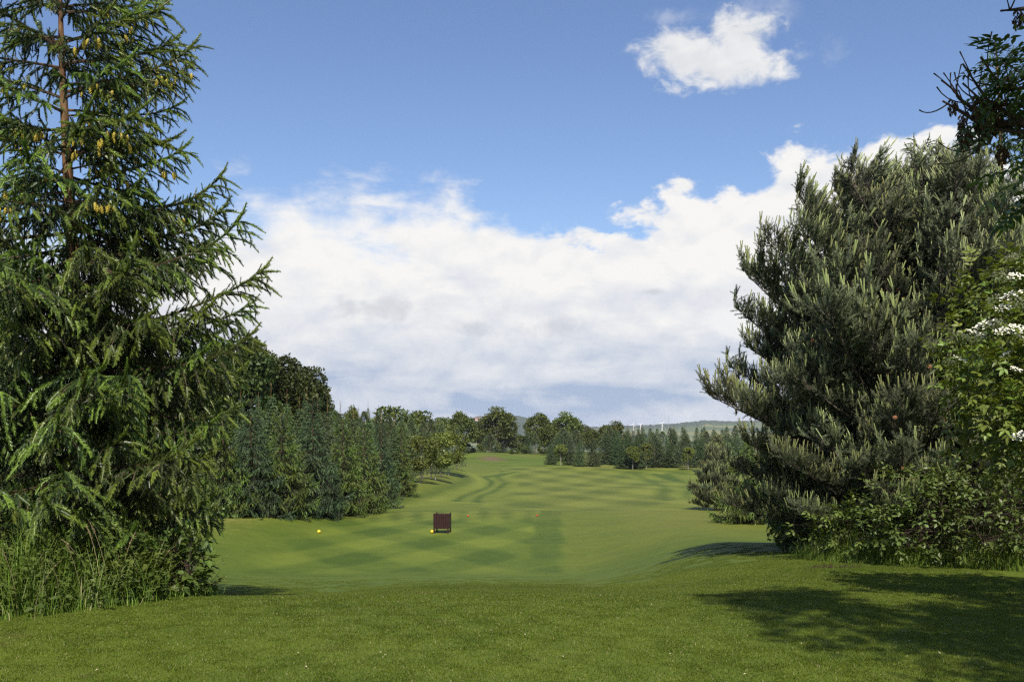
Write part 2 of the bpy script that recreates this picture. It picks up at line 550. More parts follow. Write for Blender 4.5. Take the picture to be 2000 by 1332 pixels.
def build_ground():
    xs = np.concatenate([-np.geomspace(7000, 62, 26), -np.arange(61, 18, -1.0), np.arange(-18, 18.01, 0.25), np.arange(19, 62, 1.0), np.geomspace(62, 7000, 26)])
    ys = [-60, -30, -15]
    y = -8.0
    while y < 30:
        ys.append(y); y += 0.22
    while y < 300:
        ys.append(y); y *= 1.0075
    while y < 6000:
        ys.append(y); y *= 1.05
    ys = np.array(ys)
    X, Y = np.meshgrid(xs, ys)
    X = X.ravel(); Y = Y.ravel()
    Z = H(X, Y)
    nap = np.zeros(len(X)); dry = np.zeros(len(X)); rough = np.zeros(len(X)); brown = np.zeros(len(X))

    def dist(pix, sel, signed=False):
        P = resample([ground(*p)[:2] for p in pix])
        out = np.full(len(X), 1e3); side = np.zeros(len(X))
        idx = np.where(sel)[0]
        for c in np.array_split(idx, max(1, len(idx) // 20000)):
            if len(c) == 0: continue
            dx = X[c][:, None] - P[None, :, 0]; dy = Y[c][:, None] - P[None, :, 1]
            d2 = dx * dx + (dy * .75) ** 2
            j = np.argmin(d2, 1)
            out[c] = np.sqrt(d2[np.arange(len(c)), j])
            tg = P[np.minimum(j + 1, len(P) - 1)] - P[np.maximum(j - 1, 0)]
            side[c] = np.sign(tg[:, 0] * dy[np.arange(len(c)), j] - tg[:, 1] * dx[np.arange(len(c)), j])
        return (out, side) if signed else out

    fw = (Y > 50) & (Y < 240) & (np.abs(X) < 45)
    # --- lower tee, mown in crossing bands
    edge = 0.049 * Y + 0.05
    tee = ss(Y, 26.5, 28.2) * (1 - ss(Y, 48.5, 50.0)) * (1 - ss(X, edge - .12, edge + .12)) * (1 - ss(-X, 8.6, 10.5))
    aa = np.sin((X * .90 - (Y - 34) * .43) * 2 * np.pi / 3.4 + 3.65)
    bb = np.sin((X * .85 + (Y - 34) * .52) * 2 * np.pi / 3.87 + 2.01)
    sq = np.tanh(4 * aa) * .5 + np.tanh(4 * bb) * .5
    lanes = np.tanh(3 * np.sin(X / (0.049 * Y) * 2 * np.pi * 2.2))
    back = ss(Y, 41, 44)
    nap += tee * (sq * .78 * (1 - .6 * back) * ss(X, -8.5, -6.5) + lanes * .40 * back - .10)
    lane = ss(X, edge - 1.15, edge - 1.0) * (1 - ss(X, edge - .1, edge + .02)) * ss(Y, 27.5, 31) * (1 - ss(Y, 48.5, 50))
    nap = nap * (1 - lane) - .62 * lane
    dry += tee * (.28 * ss(Y, 41.5, 45) + .04)
    # --- apron round the tee
    apron = ss(Y, 26, 30) * (1 - tee) * (1 - ss(Y, 52, 60))
    dry += apron * (.28 + .35 * ss(X, 3, 6) * ss(Y, 28, 36))
    nap -= apron * .06
    nap -= .22 * ss(Y, 25, 27) * (1 - ss(Y, 29, 33))
    # the fine line where the tee ends and the fairway begins
    nap -= .55 * np.exp(-((Y - 51 - .4 * np.sin(X * .3)) / 1.1) ** 2)
    # --- fairway
    Rb = [(760, 985), (800, 972), (842, 966), (885, 952), (912, 940), (909, 928), (870, 916), (850, 911)]
    A = [(890, 979), (903, 970), (930, 960), (957, 949), (961, 940), (945, 931), (985, 924)]
    B = [(933, 981), (931, 976), (942, 967), (972, 955), (988, 943), (969, 930), (1010, 921)]
    dR, sR = dist(Rb, fw, True)
    dA, sA = dist(A, fw, True)
    dB, sB = dist(B, fw, True)
    inside = ((sR < 0) | (dR > 90)) & fw
    nap -= 0.8 * np.exp(-(dR / .95) ** 2)
    nap += .55 * np.exp(-((dR - 2.2) / 1.6) ** 2) * (sR < 0)
    wA = .26 + .0016 * Y
    lines = []
    nap += .45 * np.exp(-((dA - 1.5) / .6) ** 2) * 1.0 + .35 * np.exp(-((dB - 1.5) / .6) ** 2)
    lines += [(np.exp(-(dA / wA) ** 2), -1.1), (np.exp(-(dB / wA) ** 2), -1.1)]
    main = fw * ss(Y, 53, 58) * (1 - ss(Y, 175, 190))
    body = main * np.where(X > -2, 1, 0) * ss(dB, .8, 2.2)
    cx = np.sin((X * .72 + (Y) * .20) * 2 * np.pi / 5.2)
    cy = np.sin((X * .72 - (Y) * .20) * 2 * np.pi / 5.2 + 1)
    nap += body * (np.tanh(2 * cx) + np.tanh(2 * cy)) * .38
    dry += main * (.28 + .22 * ss(X, -1, 4) * (1 - ss(X, 13, 17)))
    for ln, am in (([(1242, 924), (1262, 936), (1299, 950), (1293, 964), (1303, 977)], -.6), ([(1275, 925), (1299, 934), (1352, 944)], -1.0), ([(1300, 925), (1313, 935), (1356, 941)], -1.0),
                   ([(1352, 955), (1338, 964), (1338, 974)], -.7), ([(1330, 955), (1326, 968), (1330, 976)], .5)):
        q = dist(ln, fw)
        lines.append((np.exp(-(q / (.4 + .0018 * Y)) ** 2) * min(1, abs(am)), np.sign(am) * 1.05))
        nap -= am * .35 * np.exp(-((q - 1.3) / .6) ** 2)
    for wgt, val in lines:
        nap = nap * (1 - wgt) + val * wgt
        dry = dry * (1 - .7 * wgt)
    # far end: lanes running away over the rise
    end = ss(Y, 150, 175) * (1 - ss(Y, 235, 250)) * (np.abs(X) < 40)
    nap += end * .3 * np.sin((Y + .25 * X * X * .05) * 2 * np.pi / 11.)
    # semi-rough and rough beyond the fairway edges
    left_rough = fw * ((sR > 0) & (dR < 90)) * ss(dR, .8, 3)
    rough += left_rough * ss(dR, 3, 7) * .8
    dry += left_rough * .3
    rough += ss(Y, 168, 176) * ss(X, 10, 14) * .9 + ss(Y, 214, 226) * ss(-X, -12, 0) * .5
    brown += .9 * np.exp(-((X + 4.2) / 2.6) ** 2 - ((Y - 207) / 4.5) ** 2)
    nap -= .5 * np.exp(-((X + 1.0) / 6) ** 2 - ((Y - 209) / 4) ** 2)
    # unmown lip between the upper tee and the slope
    lip = np.exp(-((Y - 10.6 - .25 * np.sin(X * .8)) / .8) ** 2) * ss(X, -1.5, 1)
    nap -= .25 * lip
    nap -= .22 * ss(Y, 10, 13) * (1 - ss(Y, 25.5, 27.5))
    # rough under the left and right plantations
    under = ss(-X, 8.5 + 0 * Y, 11.5) * ss(Y, 30, 42) * (1 - ss(Y, 60, 70))
    rough += under
    dry += under * .5
    rough += ss(X, 3.4 + .16 * Y, 4.6 + .19 * Y) * ss(Y, 15, 17) * (1 - ss(Y, 60, 80))
    rough = np.maximum(rough, ss(Y, 250, 262))
    rough = np.maximum(rough, ss(np.abs(X), 45, 60) * ss(Y, 30, 60))
    nx, ny = len(xs), len(ys)
    i = (np.arange(ny - 1)[:, None] * nx + np.arange(nx - 1)[None]).ravel()
    quads = np.stack([i, i + 1, i + 1 + nx, i + nx], 1).astype(np.int32)
    me = bpy.data.meshes.new('ground')
    V = np.stack([X, Y, Z], 1).astype(np.float32)
    me.vertices.add(len(V)); me.vertices.foreach_set('co', V.ravel())
    me.loops.add(len(quads) * 4); me.loops.foreach_set('vertex_index', quads.ravel())
    me.polygons.add(len(quads))
    me.polygons.foreach_set('loop_start', np.arange(len(quads), dtype=np.int32) * 4)
    me.polygons.foreach_set('use_smooth', np.ones(len(quads), bool))
    for nm, a in (('nap', np.clip(nap, -1.4, 1.4)), ('dry', np.clip(dry, 0, 1)), ('rough', np.clip(rough, 0, 1)), ('brown', np.clip(brown, 0, 1))):
        at = me.attributes.new(nm, 'FLOAT', 'POINT')
        at.data.foreach_set('value', a.astype(np.float32))
    me.update(calc_edges=True)
    return me


# turf colours, shared between the ground sheet and the blades that stand on it
G_DARK, G_LIGHT, G_DRY, G_ROUGH = (0.044, 0.076, 0.0060), (0.138, 0.172, 0.018), (0.180, 0.160, 0.042), (0.090, 0.105, 0.026)


def turf_colour(k, pos):
    big = k.noise(pos, 0.35, 4, 0.55)
    mid = k.noise(pos, 2.3, 5, 0.6)
    return big, mid


def ground_mat():
    m, k = new_mat('mown_turf')
    pos = k.node('ShaderNodeNewGeometry').outputs['Position']
    at = lambda n: k.node('ShaderNodeAttribute', attribute_name=n).outputs['Fac']
    nap, dry, rough, brown = at('nap'), at('dry'), at('rough'), at('brown')
    big, mid = turf_colour(k, pos)
    fine = k.noise(pos, 26.0, 4, 0.7)
    finer = k.noise(pos, 130.0, 2, 0.7)
    g = k.m('MULTIPLY_ADD', nap, 0.44, 0.46)
    streak = k.noise(k.vmul(pos, (0.5, 1.0, 1.0)), 0.9, 5, 0.65)
    g = k.add(g, k.mul(k.sub(big, 0.5), 0.4))
    g = k.add(g, k.mul(k.sub(streak, 0.5), 0.45))
    g = k.add(g, k.mul(k.sub(mid, 0.5), 0.5))
    g = k.add(g, k.mul(k.sub(fine, 0.5), 0.55))
    g = k.m('ADD', g, k.mul(k.sub(finer, 0.5), 0.5), clamp=True)
    c = k.mix(g, G_DARK, G_LIGHT)
    dn = k.noise(pos, 0.8, 6, 0.62)
    c = k.mix(k.m('MULTIPLY', dry, k.rng(dn, 0.3, 0.7, 0.35, 1.1), clamp=True), c, k.mix(g, (0.096, 0.098, 0.012), (0.225, 0.208, 0.040)))
    c = k.mix(k.m('MULTIPLY', rough, k.rng(mid, 0.3, 0.7, 0.4, 1.0), clamp=True), c, k.mix(k.sstep(mid, .35, .65), (0.075, 0.098, 0.016), (0.24, 0.225, 0.065)))
    c = k.mix(brown, c, (0.135, 0.085, 0.052))
    bp = k.node('ShaderNodeBump')
    bp.inputs['Strength'].default_value = 0.55
    bp.inputs['Distance'].default_value = 0.03
    k.l.new(k.add(fine, k.mul(mid, 0.8)), bp.inputs['Height'])
    finish(k, principled(k, c, 0.75, 0.18, bp.outputs[0]))
    return m


def blade_mat():
    m, k = new_mat('lawn_blades')
    pos = k.node('ShaderNodeNewGeometry').outputs['Position']
    a = k.node('ShaderNodeAttribute', attribute_name='tint').outputs['Fac']
    big, mid = turf_colour(k, pos)
    g = k.add(k.mul(k.sub(big, 0.5), 0.95), k.mul(k.sub(mid, 0.5), 0.7))
    g = k.m('ADD', g, k.m('MULTIPLY_ADD', a, 0.6, 0.14), clamp=True)
    c = k.mix(g, (0.047, 0.082, 0.005), (0.158, 0.197, 0.021))
    worn = k.noise(pos, 1.1, 6, 0.65)
    c = k.mix(k.mul(k.sstep(worn, 0.56, 0.74), 0.45), c, k.mix(a, (0.10, 0.085, 0.025), (0.23, 0.19, 0.075)))
    c = k.mix(k.sstep(a, 0.955, 0.965), c, (0.30, 0.26, 0.12))
    s = principled(k, c, 0.5, 0.25)
    t = k.node('ShaderNodeBsdfTranslucent')
    k.put(t.inputs[0], k.mix(1.0, c, (1.2, 1.2, .5), 'MULTIPLY'))
    mx = k.node('ShaderNodeMixShader'); mx.inputs[0].default_value = 0.3
    k.l.new(s, mx.inputs[1]); k.l.new(t.outputs[0], mx.inputs[2])
    finish(k, mx.outputs[0])
    return m


gme = build_ground()
gme.materials.append(ground_mat())
tag(link(bpy.data.objects.new('ground', gme)), 'mown golf course ground with light and dark mowing bands running to the far trees', kind='structure')


def scatter_nodes(name, tile, points, euler, scales):
    """one object: copies of a small tile of blades standing on points"""
    me = bpy.data.meshes.new(name)
    me.vertices.add(len(points)); me.vertices.foreach_set('co', np.asarray(points, np.float32).ravel())
    a = me.attributes.new('turn', 'FLOAT_VECTOR', 'POINT'); a.data.foreach_set('vector', np.asarray(euler, np.float32).ravel())
    a = me.attributes.new('size', 'FLOAT', 'POINT'); a.data.foreach_set('value', np.asarray(scales, np.float32).ravel())
    o = link(bpy.data.objects.new(name, me))
    src = bpy.data.objects.new(name + '_tile', tile)
    ng = bpy.data.node_groups.new(name, 'GeometryNodeTree')
    ng.interface.new_socket('Geometry', in_out='INPUT', socket_type='NodeSocketGeometry')
    ng.interface.new_socket('Geometry', in_out='OUTPUT', socket_type='NodeSocketGeometry')
    gi = ng.nodes.new('NodeGroupInput'); go = ng.nodes.new('NodeGroupOutput')
    oi = ng.nodes.new('GeometryNodeObjectInfo'); oi.inputs['Object'].default_value = src
    ip = ng.nodes.new('GeometryNodeInstanceOnPoints')
    t = ng.nodes.new('GeometryNodeInputNamedAttribute'); t.data_type = 'FLOAT_VECTOR'; t.inputs['Name'].default_value = 'turn'
    er = ng.nodes.new('FunctionNodeEulerToRotation')
    s = ng.nodes.new('GeometryNodeInputNamedAttribute'); s.data_type = 'FLOAT'; s.inputs['Name'].default_value = 'size'
    L = ng.links.new
    L(gi.outputs[0], ip.inputs['Points']); L(oi.outputs['Geometry'], ip.inputs['Instance'])
    L(t.outputs['Attribute'], er.inputs[0]); L(er.outputs[0], ip.inputs['Rotation']); L(s.outputs['Attribute'], ip.inputs['Scale'])
    L(ip.outputs[0], go.inputs[0])
    md = o.modifiers.new('scatter', 'NODES'); md.node_group = ng
    return o


def blades(mb, rng, n, area, h0, h1_, w, bend=0.4, tint=None, clump=0):
    """n curved two-segment blades rooted in a rectangle"""
    x = rng.uniform(area[0], area[1], n); y = rng.uniform(area[2], area[3], n)
    z = np.zeros(n)
    h = rng.uniform(h0, h1_, n); az = rng.uniform(0, 2 * np.pi, n); b = h * rng.uniform(.15, 1, n) * bend * 2
    return blade_arrays(mb, rng, x, y, z, h, az, b, w, tint)


def blade_arrays(mb, rng, x, y, z, h, az, b, w, tint=None, mat=0):
    n = len(x)
    d = np.stack([np.cos(az), np.sin(az), 0 * az], 1); s = np.stack([-np.sin(az), np.cos(az), 0 * az], 1)
    tw = rng.uniform(0, np.pi, n)[:, None]
    s = s * np.cos(tw) + d * np.sin(tw) * .6
    P0 = np.stack([x, y, z], 1)
    up = np.array([0, 0, 1.0])
    P1 = P0 + up * (h * .6)[:, None] + d * (b * .25)[:, None]
    P2 = P0 + up * (h * (1 - .25 * np.minimum(b / np.maximum(h, 1e-6), 1.5)))[:, None] + d * b[:, None]
    W = np.broadcast_to(np.asarray(w, float), (n,))[:, None] * .5
    V = np.stack([P0 - s * W, P0 + s * W, P1 - s * W * .8, P1 + s * W * .8, P2], 1).reshape(-1, 3)
    i = np.arange(n)[:, None] * 5
    Fc = np.concatenate([i + np.array([0, 1, 3]), i + np.array([0, 3, 2]), i + np.array([2, 3, 4])])
    t = rng.uniform(0, 1, n) if tint is None else tint
    mb.add(V, Fc, mat, np.repeat(t, 5))


def build_lawn():
    rng = np.random.default_rng(5)
    mb = MB()
    blades(mb, rng, 2600, (-.3, .3, -.3, .3), .010, .023, .0042, 0.6)
    tile = mb.mesh('grass_tile', blade_mat())
    P, E, S = [], [], []
    y = 4.6
    while y < 29:
        half = .53 * y + .5
        for x in np.arange(-half, half, .5):
            xx, yy = x + rng.uniform(-.05, .05), y + rng.uniform(-.05, .05)
            if (yy > 16 and rng.random() < (yy - 16) / 10) or (abs(xx) > 3.2 + .25 * yy):
                continue
            e = .05
            gx = (h1(xx + e, yy) - h1(xx - e, yy)) / (2 * e); gy = (h1(xx, yy + e) - h1(xx, yy - e)) / (2 * e)
            q = Vector((-gx, -gy, 1)).to_track_quat('Z', 'Y') @ Euler((0, 0, rng.uniform(0, 6.28))).to_quaternion()
            P.append((xx, yy, h1(xx, yy) - .002)); E.append(tuple(q.to_euler())); S.append(rng.uniform(.95, 1.15) * (1 - .55 * float(ss(yy, 12, 23))))
        y += .5
    o = scatter_nodes('lawn_grass', tile, P, E, S)
    tag(o, 'short mown grass of the near tee in the foreground', kind='stuff')


build_lawn()

# ------------------------------------------------------------------ foliage templates


def needle_shoot(rng, L, rad, n, w, fwd=.55, curve=0.0, flat=0.6, core=0.006):
    """a needled shoot along +x: a thin core and separate needles"""
    V, Fc, T = [], [], []
    k = 0
    t = rng.uniform(0.02, 1, n)
    for i in range(n):
        x = L * t[i]
        a = rng.uniform(0, 2 * np.pi)
        ry, rz = np.cos(a), np.sin(a)
        if rz < 0: rz *= flat
        f = fwd * rng.uniform(.7, 1.4)
        r = rad * rng.uniform(.75, 1.1) * (1 - .45 * t[i] ** 3)
        d = np.array([f, ry, rz]); d /= np.linalg.norm(d)
        zb = -curve * (x / L) ** 2 * L
        b = np.array([x, 0, zb])
        s = np.array([1, 0, 0]) * w * .5 + np.cross(d, [1, 0, 0]) * w * .25
        V += [b - s, b + s, b + d * r]
        Fc.append((k, k + 1, k + 2)); T += [-.12, -.12, .12]; k += 3
    q = 4
    for j, tt in enumerate((0, .5, 1)):
        r = core * (1 - .6 * tt)
        for a in np.arange(q) / q * 2 * np.pi:
            V.append(np.array([L * tt, r * np.cos(a), r * np.sin(a) - curve * tt * tt * L])); T.append(-.2)
    for j in range(2):
        for a in range(q):
            b0 = k + j * q + a; b1 = k + j * q + (a + 1) % q
            Fc += [(b0, b1, b1 + q), (b0, b1 + q, b0 + q)]
    return np.array(V), np.array(Fc), np.array(T)


def leaf_tmpl(w=.3, fold=.12, droop=.15, tip=.0):
    V = np.array([[0, 0, 0], [.35, w, fold - droop * .1], [.35, -w, fold - droop * .1], [.36, 0, -.02], [1, 0, -droop], [.7, w * .7, fold * .6 - droop * .5], [.7, -w * .7, fold * .6 - droop * .5], [.7, 0, -droop * .45]])
    Fc = np.array([(0, 3, 1), (0, 2, 3), (3, 7, 5), (3, 5, 1), (3, 6, 7), (3, 2, 6), (7, 4, 5), (7, 6, 4)])
    return V, Fc, np.zeros(len(V))


def small_leaf(w=.36, fold=.1):
    V = np.array([[0, 0, 0], [.5, w, fold], [.5, -w, fold], [1, 0, -.08]])
    return V, np.array([(0, 3, 1), (0, 2, 3)]), np.zeros(4)


def pinnate(n_pairs, w=.3, spread=60, L=1.0, leaf=.36):
    """a compound leaf: leaflets in pairs along a stalk, one at the end"""
    mb = MB()
    lf = leaf_tmpl(w, .06, .12)
    O, X, S = [], [], []
    for i in range(n_pairs):
        x = L * (.3 + .55 * i / max(1, n_pairs - 1)) if n_pairs > 1 else L * .5
        for s in (-1, 1):
            a = R(spread)
            O.append((x, 0, -.06 * x * x)); X.append((math.cos(a), s * math.sin(a), -.12)); S.append(leaf * (1 - .12 * abs(i - n_pairs / 2)))
    O.append((L * .92, 0, -.06)); X.append((1, 0, -.15)); S.append(leaf * 1.1)
    mb.scatter(lf, np.array(O), np.array(X), (0, 0, 1), np.array(S), .0)
    V = np.concatenate(mb.v); Fc = np.concatenate(mb.f)
    b = len(V)
    V = np.vstack([V, [[0, -.008, 0], [0, .008, 0], [L, 0, -.07]]])
    Fc = np.vstack([Fc, [[b, b + 1, b + 2]]])
    return V, Fc, np.zeros(len(V))


# ------------------------------------------------------------------ conifer branches (near trees)

rngT = np.random.default_rng(21)
SP_SHOOTS = [needle_shoot(rngT, .165, .033, 104, .0058, .70, c, .9, .011) for c in (.0, .30, .55, -.2)]


def spruce_branch(L, rng, droop=1.0, dense=1.0):
    mb = MB()
    n = 14
    t = np.linspace(0, 1, n)
    ax = np.stack([L * t * .97, L * .05 * np.sin(t * 5 + rng.uniform(0, 6)) * t, L * (0.06 * t - .30 * droop * t ** 2 + .30 * droop * t ** 3 + .05 * t ** 6)], 1)
    mb.tube(ax, (.005 + .0085 * L) * (1 - t) + .0035, 5, 1)
    tan = np.gradient(ax, axis=0); tan /= np.linalg.norm(tan, axis=1, keepdims=True)
    at = lambda u: np.array([np.interp(u, t, ax[:, i]) for i in range(3)])
    tg = lambda u: unit([np.interp(u, t, tan[:, i]) for i in range(3)])
    O, X, S, T, K = [], [], [], [], []

    def shoot(o, d, s, tn, kk=None):
        O.append(o); X.append(d); S.append(s); T.append(tn); K.append(rng.integers(0, 3) if kk is None else kk)

    u = max(.10, .16 / L)
    side = 1
    while u < .985:
        p, d = at(u), tg(u)
        lat = unit(np.cross([0, 0, 1], d)) * side
        ang = R(62 - 26 * u + rng.uniform(-9, 9))
        l2 = (.10 + .40 * (L * (1 - u)) ** .8) * (.45 + .55 * min(1, u / .35)) * rng.uniform(.75, 1.15)
        l2 = min(l2, .75)
        d2 = unit(d * math.cos(ang) + lat * math.sin(ang) + np.array([0, 0, -.10 + .12 * rng.normal()]))
        m = max(3, int(l2 / .072))
        w = np.linspace(0, 1, m)
        sag = rng.uniform(.25, .6) * droop
        q = p + d2 * (l2 * w)[:, None] + np.array([0, 0, -1.0]) * (sag * l2 * w ** 1.7)[:, None]
        if l2 > .14:
            mb.tube(q[::max(1, m // 3)] if m > 4 else q, .0035, 3, 1)
        qt = np.gradient(q, axis=0)
        lat2 = unit(np.cross([0, 0, 1], d2))
        for j in range(1, m):
            f = unit(qt[j])
            fresh = w[j] * .45 + .12 * (l2 < .25) + u * .18
            if j % 2 == 0 or l2 < .2:
                shoot(q[j - 1], f, rng.uniform(.85, 1.05), .12 + .35 * fresh, 0)
            if rng.random() < .90 * dense:
                sd = 1 if j % 2 else -1
                s3 = unit(f * .75 + lat2 * sd * .75 + np.array([0, 0, -.28 * droop + .25 * rng.normal()]))
                shoot(q[j] - f * .02, s3, rng.uniform(.65, 1.05) * (1.08 - .35 * w[j]), .06 + .85 * fresh + rng.uniform(-.08, .22))
            if rng.random() < .55 * dense * droop:
                s3 = unit(f * .45 + np.array([.1 * rng.normal(), .2 * rng.normal(), -.95]))
                shoot(q[j] - f * .02, s3, rng.uniform(.7, 1.1), .05 + .35 * fresh)
        shoot(q[-1] - qt[-1] * .1, unit(qt[-1]), rng.uniform(.95, 1.25), .5 + .5 * rng.random())
        if u > .3:
            shoot(p, unit(d * .7 + np.array([0, 0, .7]) + .35 * rng.normal(size=3)), rng.uniform(.5, .85), .35, 0)
        side = -side
        u += rng.uniform(.046, .070) / L
    for uu in np.arange(.25, 1.0, .085 / L):
        shoot(at(uu), tg(uu), 1.0, .2 + .25 * uu, 0)
    shoot(at(.985), tg(1.0), 1.35, .75, 3)
    O, X, S, T, K = map(np.array, (O, X, S, T, K))
    for kk in range(4):
        q = K == kk
        mb.scatter(SP_SHOOTS[kk], O[q], X[q], (0, 0, 1), S[q], T[q], 0, rng.uniform(-.5, .5, q.sum()))
    return mb.mesh('spruce_branch', [M_SPRUCE, M_BRANCH])


PN_SHOOTS = [needle_shoot(rngT, .15, .050, 60, .0052, 1.15, c, 1.0, .007) for c in (0.0, -.12, -.25)]


def candle_tmpl(L=1.0, r=.045):
    mb = MB()
    t = np.array([0, .12, .5, .85, .96, 1.0])
    rr = np.array([.6, .95, 1.0, .8, .9, .1]) * r
    mb.tube(np.stack([t * L, .03 * t ** 2, 0 * t], 1), rr, 5)
    V = np.concatenate(mb.v); Fc = np.concatenate(mb.f)
    T = np.repeat(np.array([-.35, -.1, 0, .1, .6, .8]), 5)
    return V, Fc, T


CANDLE = candle_tmpl(1.0, .05)


def pine_branch(L, rng, candles=1.0):
    mb = MB()
    n = 12
    t = np.linspace(0, 1, n)
    ax = np.stack([L * t * .95, L * .07 * np.sin(t * 4 + rng.uniform(0, 6)) * t, L * (.10 * t + .22 * t ** 2.2) + .02 * np.sin(t * 9)], 1)
    mb.tube(ax, (.006 + .012 * L) * (1 - t) + .005, 5, 1)
    tan = np.gradient(ax, axis=0)
    at = lambda u: np.array([np.interp(u, t, ax[:, i]) for i in range(3)])
    tg = lambda u: unit([np.interp(u, t, tan[:, i]) for i in range(3)])
    O, X, S, T = [], [], [], []
    CO, CX, CS, CT = [], [], [], []
    terms = [(at(1.0), tg(1.0), .9)]
    u = .26
    while u < 1:
        p, d = at(u), tg(u)
        for _ in range(2):
            a = rng.uniform(0, 2 * np.pi)
            lat = unit(np.cross([0, 0, 1], d))
            upv = np.cross(d, lat)
            s = unit(d * rng.uniform(.45, 1.0) + lat * np.cos(a) * 1.05 + np.array([0, 0, 1.0]) * (.30 + .38 * np.sin(a)))
            l2 = rng.uniform(.16, .34) * (1.25 - .35 * u) * (0.7 + .2 * L)
            q = np.stack([p + s * l2 * w + np.array([0, 0, .22 * l2 * w * w]) for w in (0, .35, .7, 1)])
            mb.tube(q, np.array([.006, .005, .004, .0035]), 3, 1)
            e = unit(q[3] - q[2])
            terms.append((q[3], e, u))
            for w in np.arange(.3, 1, .20):
                O.append(p + (q[3] - p) * w); X.append(unit(e + .5 * rng.normal(size=3))); S.append(rng.uniform(.75, 1.05)); T.append(.06 + .22 * rng.random())
            if rng.random() < .75:
                s2 = unit(s + .8 * rng.normal(size=3) + np.array([0, 0, .35]))
                b = q[2] + s2 * l2 * .55
                terms.append((b, s2, u))
                O.append(q[2]); X.append(s2); S.append(.95); T.append(.15)
        u += .062 / L
    for p, d, u in terms:
        up = unit(d + np.array([0, 0, rng.uniform(.45, 1.2)]))
        f = rng.uniform(.35, .8)
        O.append(p - up * .02); X.append(up); S.append(rng.uniform(.85, 1.15)); T.append(f)
        for _ in range(rng.integers(2, 5)):
            x = unit(up + .7 * rng.normal(size=3))
            O.append(p - up * .03); X.append(unit(x + np.array([0, 0, .4]))); S.append(rng.uniform(.6, .95)); T.append(f * rng.uniform(.5, 1))
        if rng.random() < candles * .6:
            e = p + up * .10
            for _ in range(rng.integers(1, 4)):
                CO.append(e); CX.append(unit(np.array([0, 0, 1]) + .25 * up + .16 * rng.normal(size=3))); CS.append(rng.uniform(.07, .20)); CT.append(rng.uniform(.3, .9))
    O, X, S, T = map(np.array, (O, X, S, T))
    K = rng.integers(0, 3, len(O))
    for kk in range(3):
        q = K == kk
        mb.scatter(PN_SHOOTS[kk], O[q], X[q], (0, 0, 1), S[q], T[q], 0, rng.uniform(0, 6, q.sum()))
    if CO:
        mb.scatter(CANDLE, np.array(CO), np.array(CX), (0, 1, .1), np.array(CS), np.array(CT) * .8, 2)
    return mb.mesh('pine_branch', [M_PINE, M_BARKGREY, M_CANDLE])


def branch_matrix(p, az, pitch, roll, s):
    return Matrix.Translation(Vector(p)) @ Euler((0, 0, az)).to_matrix().to_4x4() @ Euler((0, -pitch, 0)).to_matrix().to_4x4() @ Euler((roll, 0, 0)).to_matrix().to_4x4() @ Matrix.Scale(s, 4)


def pick(protos, L, rng):
    keys = sorted(protos)
    kx = min(keys, key=lambda q: abs(math.log(q / L)))
    return protos[kx][rng.integers(len(protos[kx]))], L / kx


rngB = np.random.default_rng(77)
SPB = {L: [spruce_branch(L, rngB) for _ in range(n)] for L, n in ((.45, 2), (.85, 3), (1.4, 4), (2.1, 4))}
SPB_UP = {L: [spruce_branch(L, rngB, .75, 1.0) for _ in range(n)] for L, n in ((.5, 2), (.95, 3), (1.5, 3))}


def recoloured(protos, mat):
    out = {}
    for L, ms in protos.items():
        out[L] = []
        for me in ms[:2]:
            c = me.copy()
            c.materials[0] = mat
            out[L].append(c)
    return out


SPB_BLUE, SPB_UP_BLUE = recoloured(SPB, M_SPRUCE_BLUE), recoloured(SPB_UP, M_SPRUCE_BLUE)


def trunk_mesh(h, r0, mat, bend=None, seed=0, sides=12, r1=.012):
    rng = np.random.default_rng(seed)
    n = max(8, int(h / .35))
    t = np.linspace(0, 1, n)
    b = bend or (0, 0)
    P = np.stack([b[0] * t ** 1.3 + .01 * h * np.sin(t * 5 + rng.uniform(0, 6)) * t, b[1] * t ** 1.3 + .008 * h * np.sin(t * 4 + rng.uniform(0, 6)) * t, h * t - .15 * (t == 0)], 1)
    rr = r0 * (1 - t) ** .85 + r1
    rr[0] *= 1.35
    mb = MB()
    mb.tube(P, rr, sides)
    return mb.mesh('trunk', mat, True), (lambda z: np.array([np.interp(z / h, t, P[:, i]) for i in range(3)]))


def cone_mesh(L=.07, r=.016, mat=None):
    mb = MB()
    t = np.linspace(0, 1, 7)
    rr = r * np.array([.35, .85, 1, 1, .9, .65, .1])
    mb.tube(np.stack([0 * t, 0 * t, -L * t], 1), rr, 7)
    lf = (np.array([[0, -.5, 0], [0, .5, 0], [1, 0, .25]]), np.array([(0, 1, 2)]), np.zeros(3))
    a = np.arange(36) * 2.4
    tt = np.linspace(.08, .92, 36)
    ra = np.interp(tt, t, rr)
    O = np.stack([np.cos(a) * ra * .95, np.sin(a) * ra * .95, -L * tt], 1)
    X = np.stack([np.cos(a) * .5, np.sin(a) * .5, -np.ones(36)], 1)
    mb.scatter(lf, O, X, np.stack([np.cos(a), np.sin(a), 0 * a], 1), .012 * r / .016, .5)
    return mb.mesh('cone', mat or M_CONE)


CONE = [cone_mesh(.095, .0175), cone_mesh(.08, .017)]
PCONE = cone_mesh(.055, .022, M_PCONE)


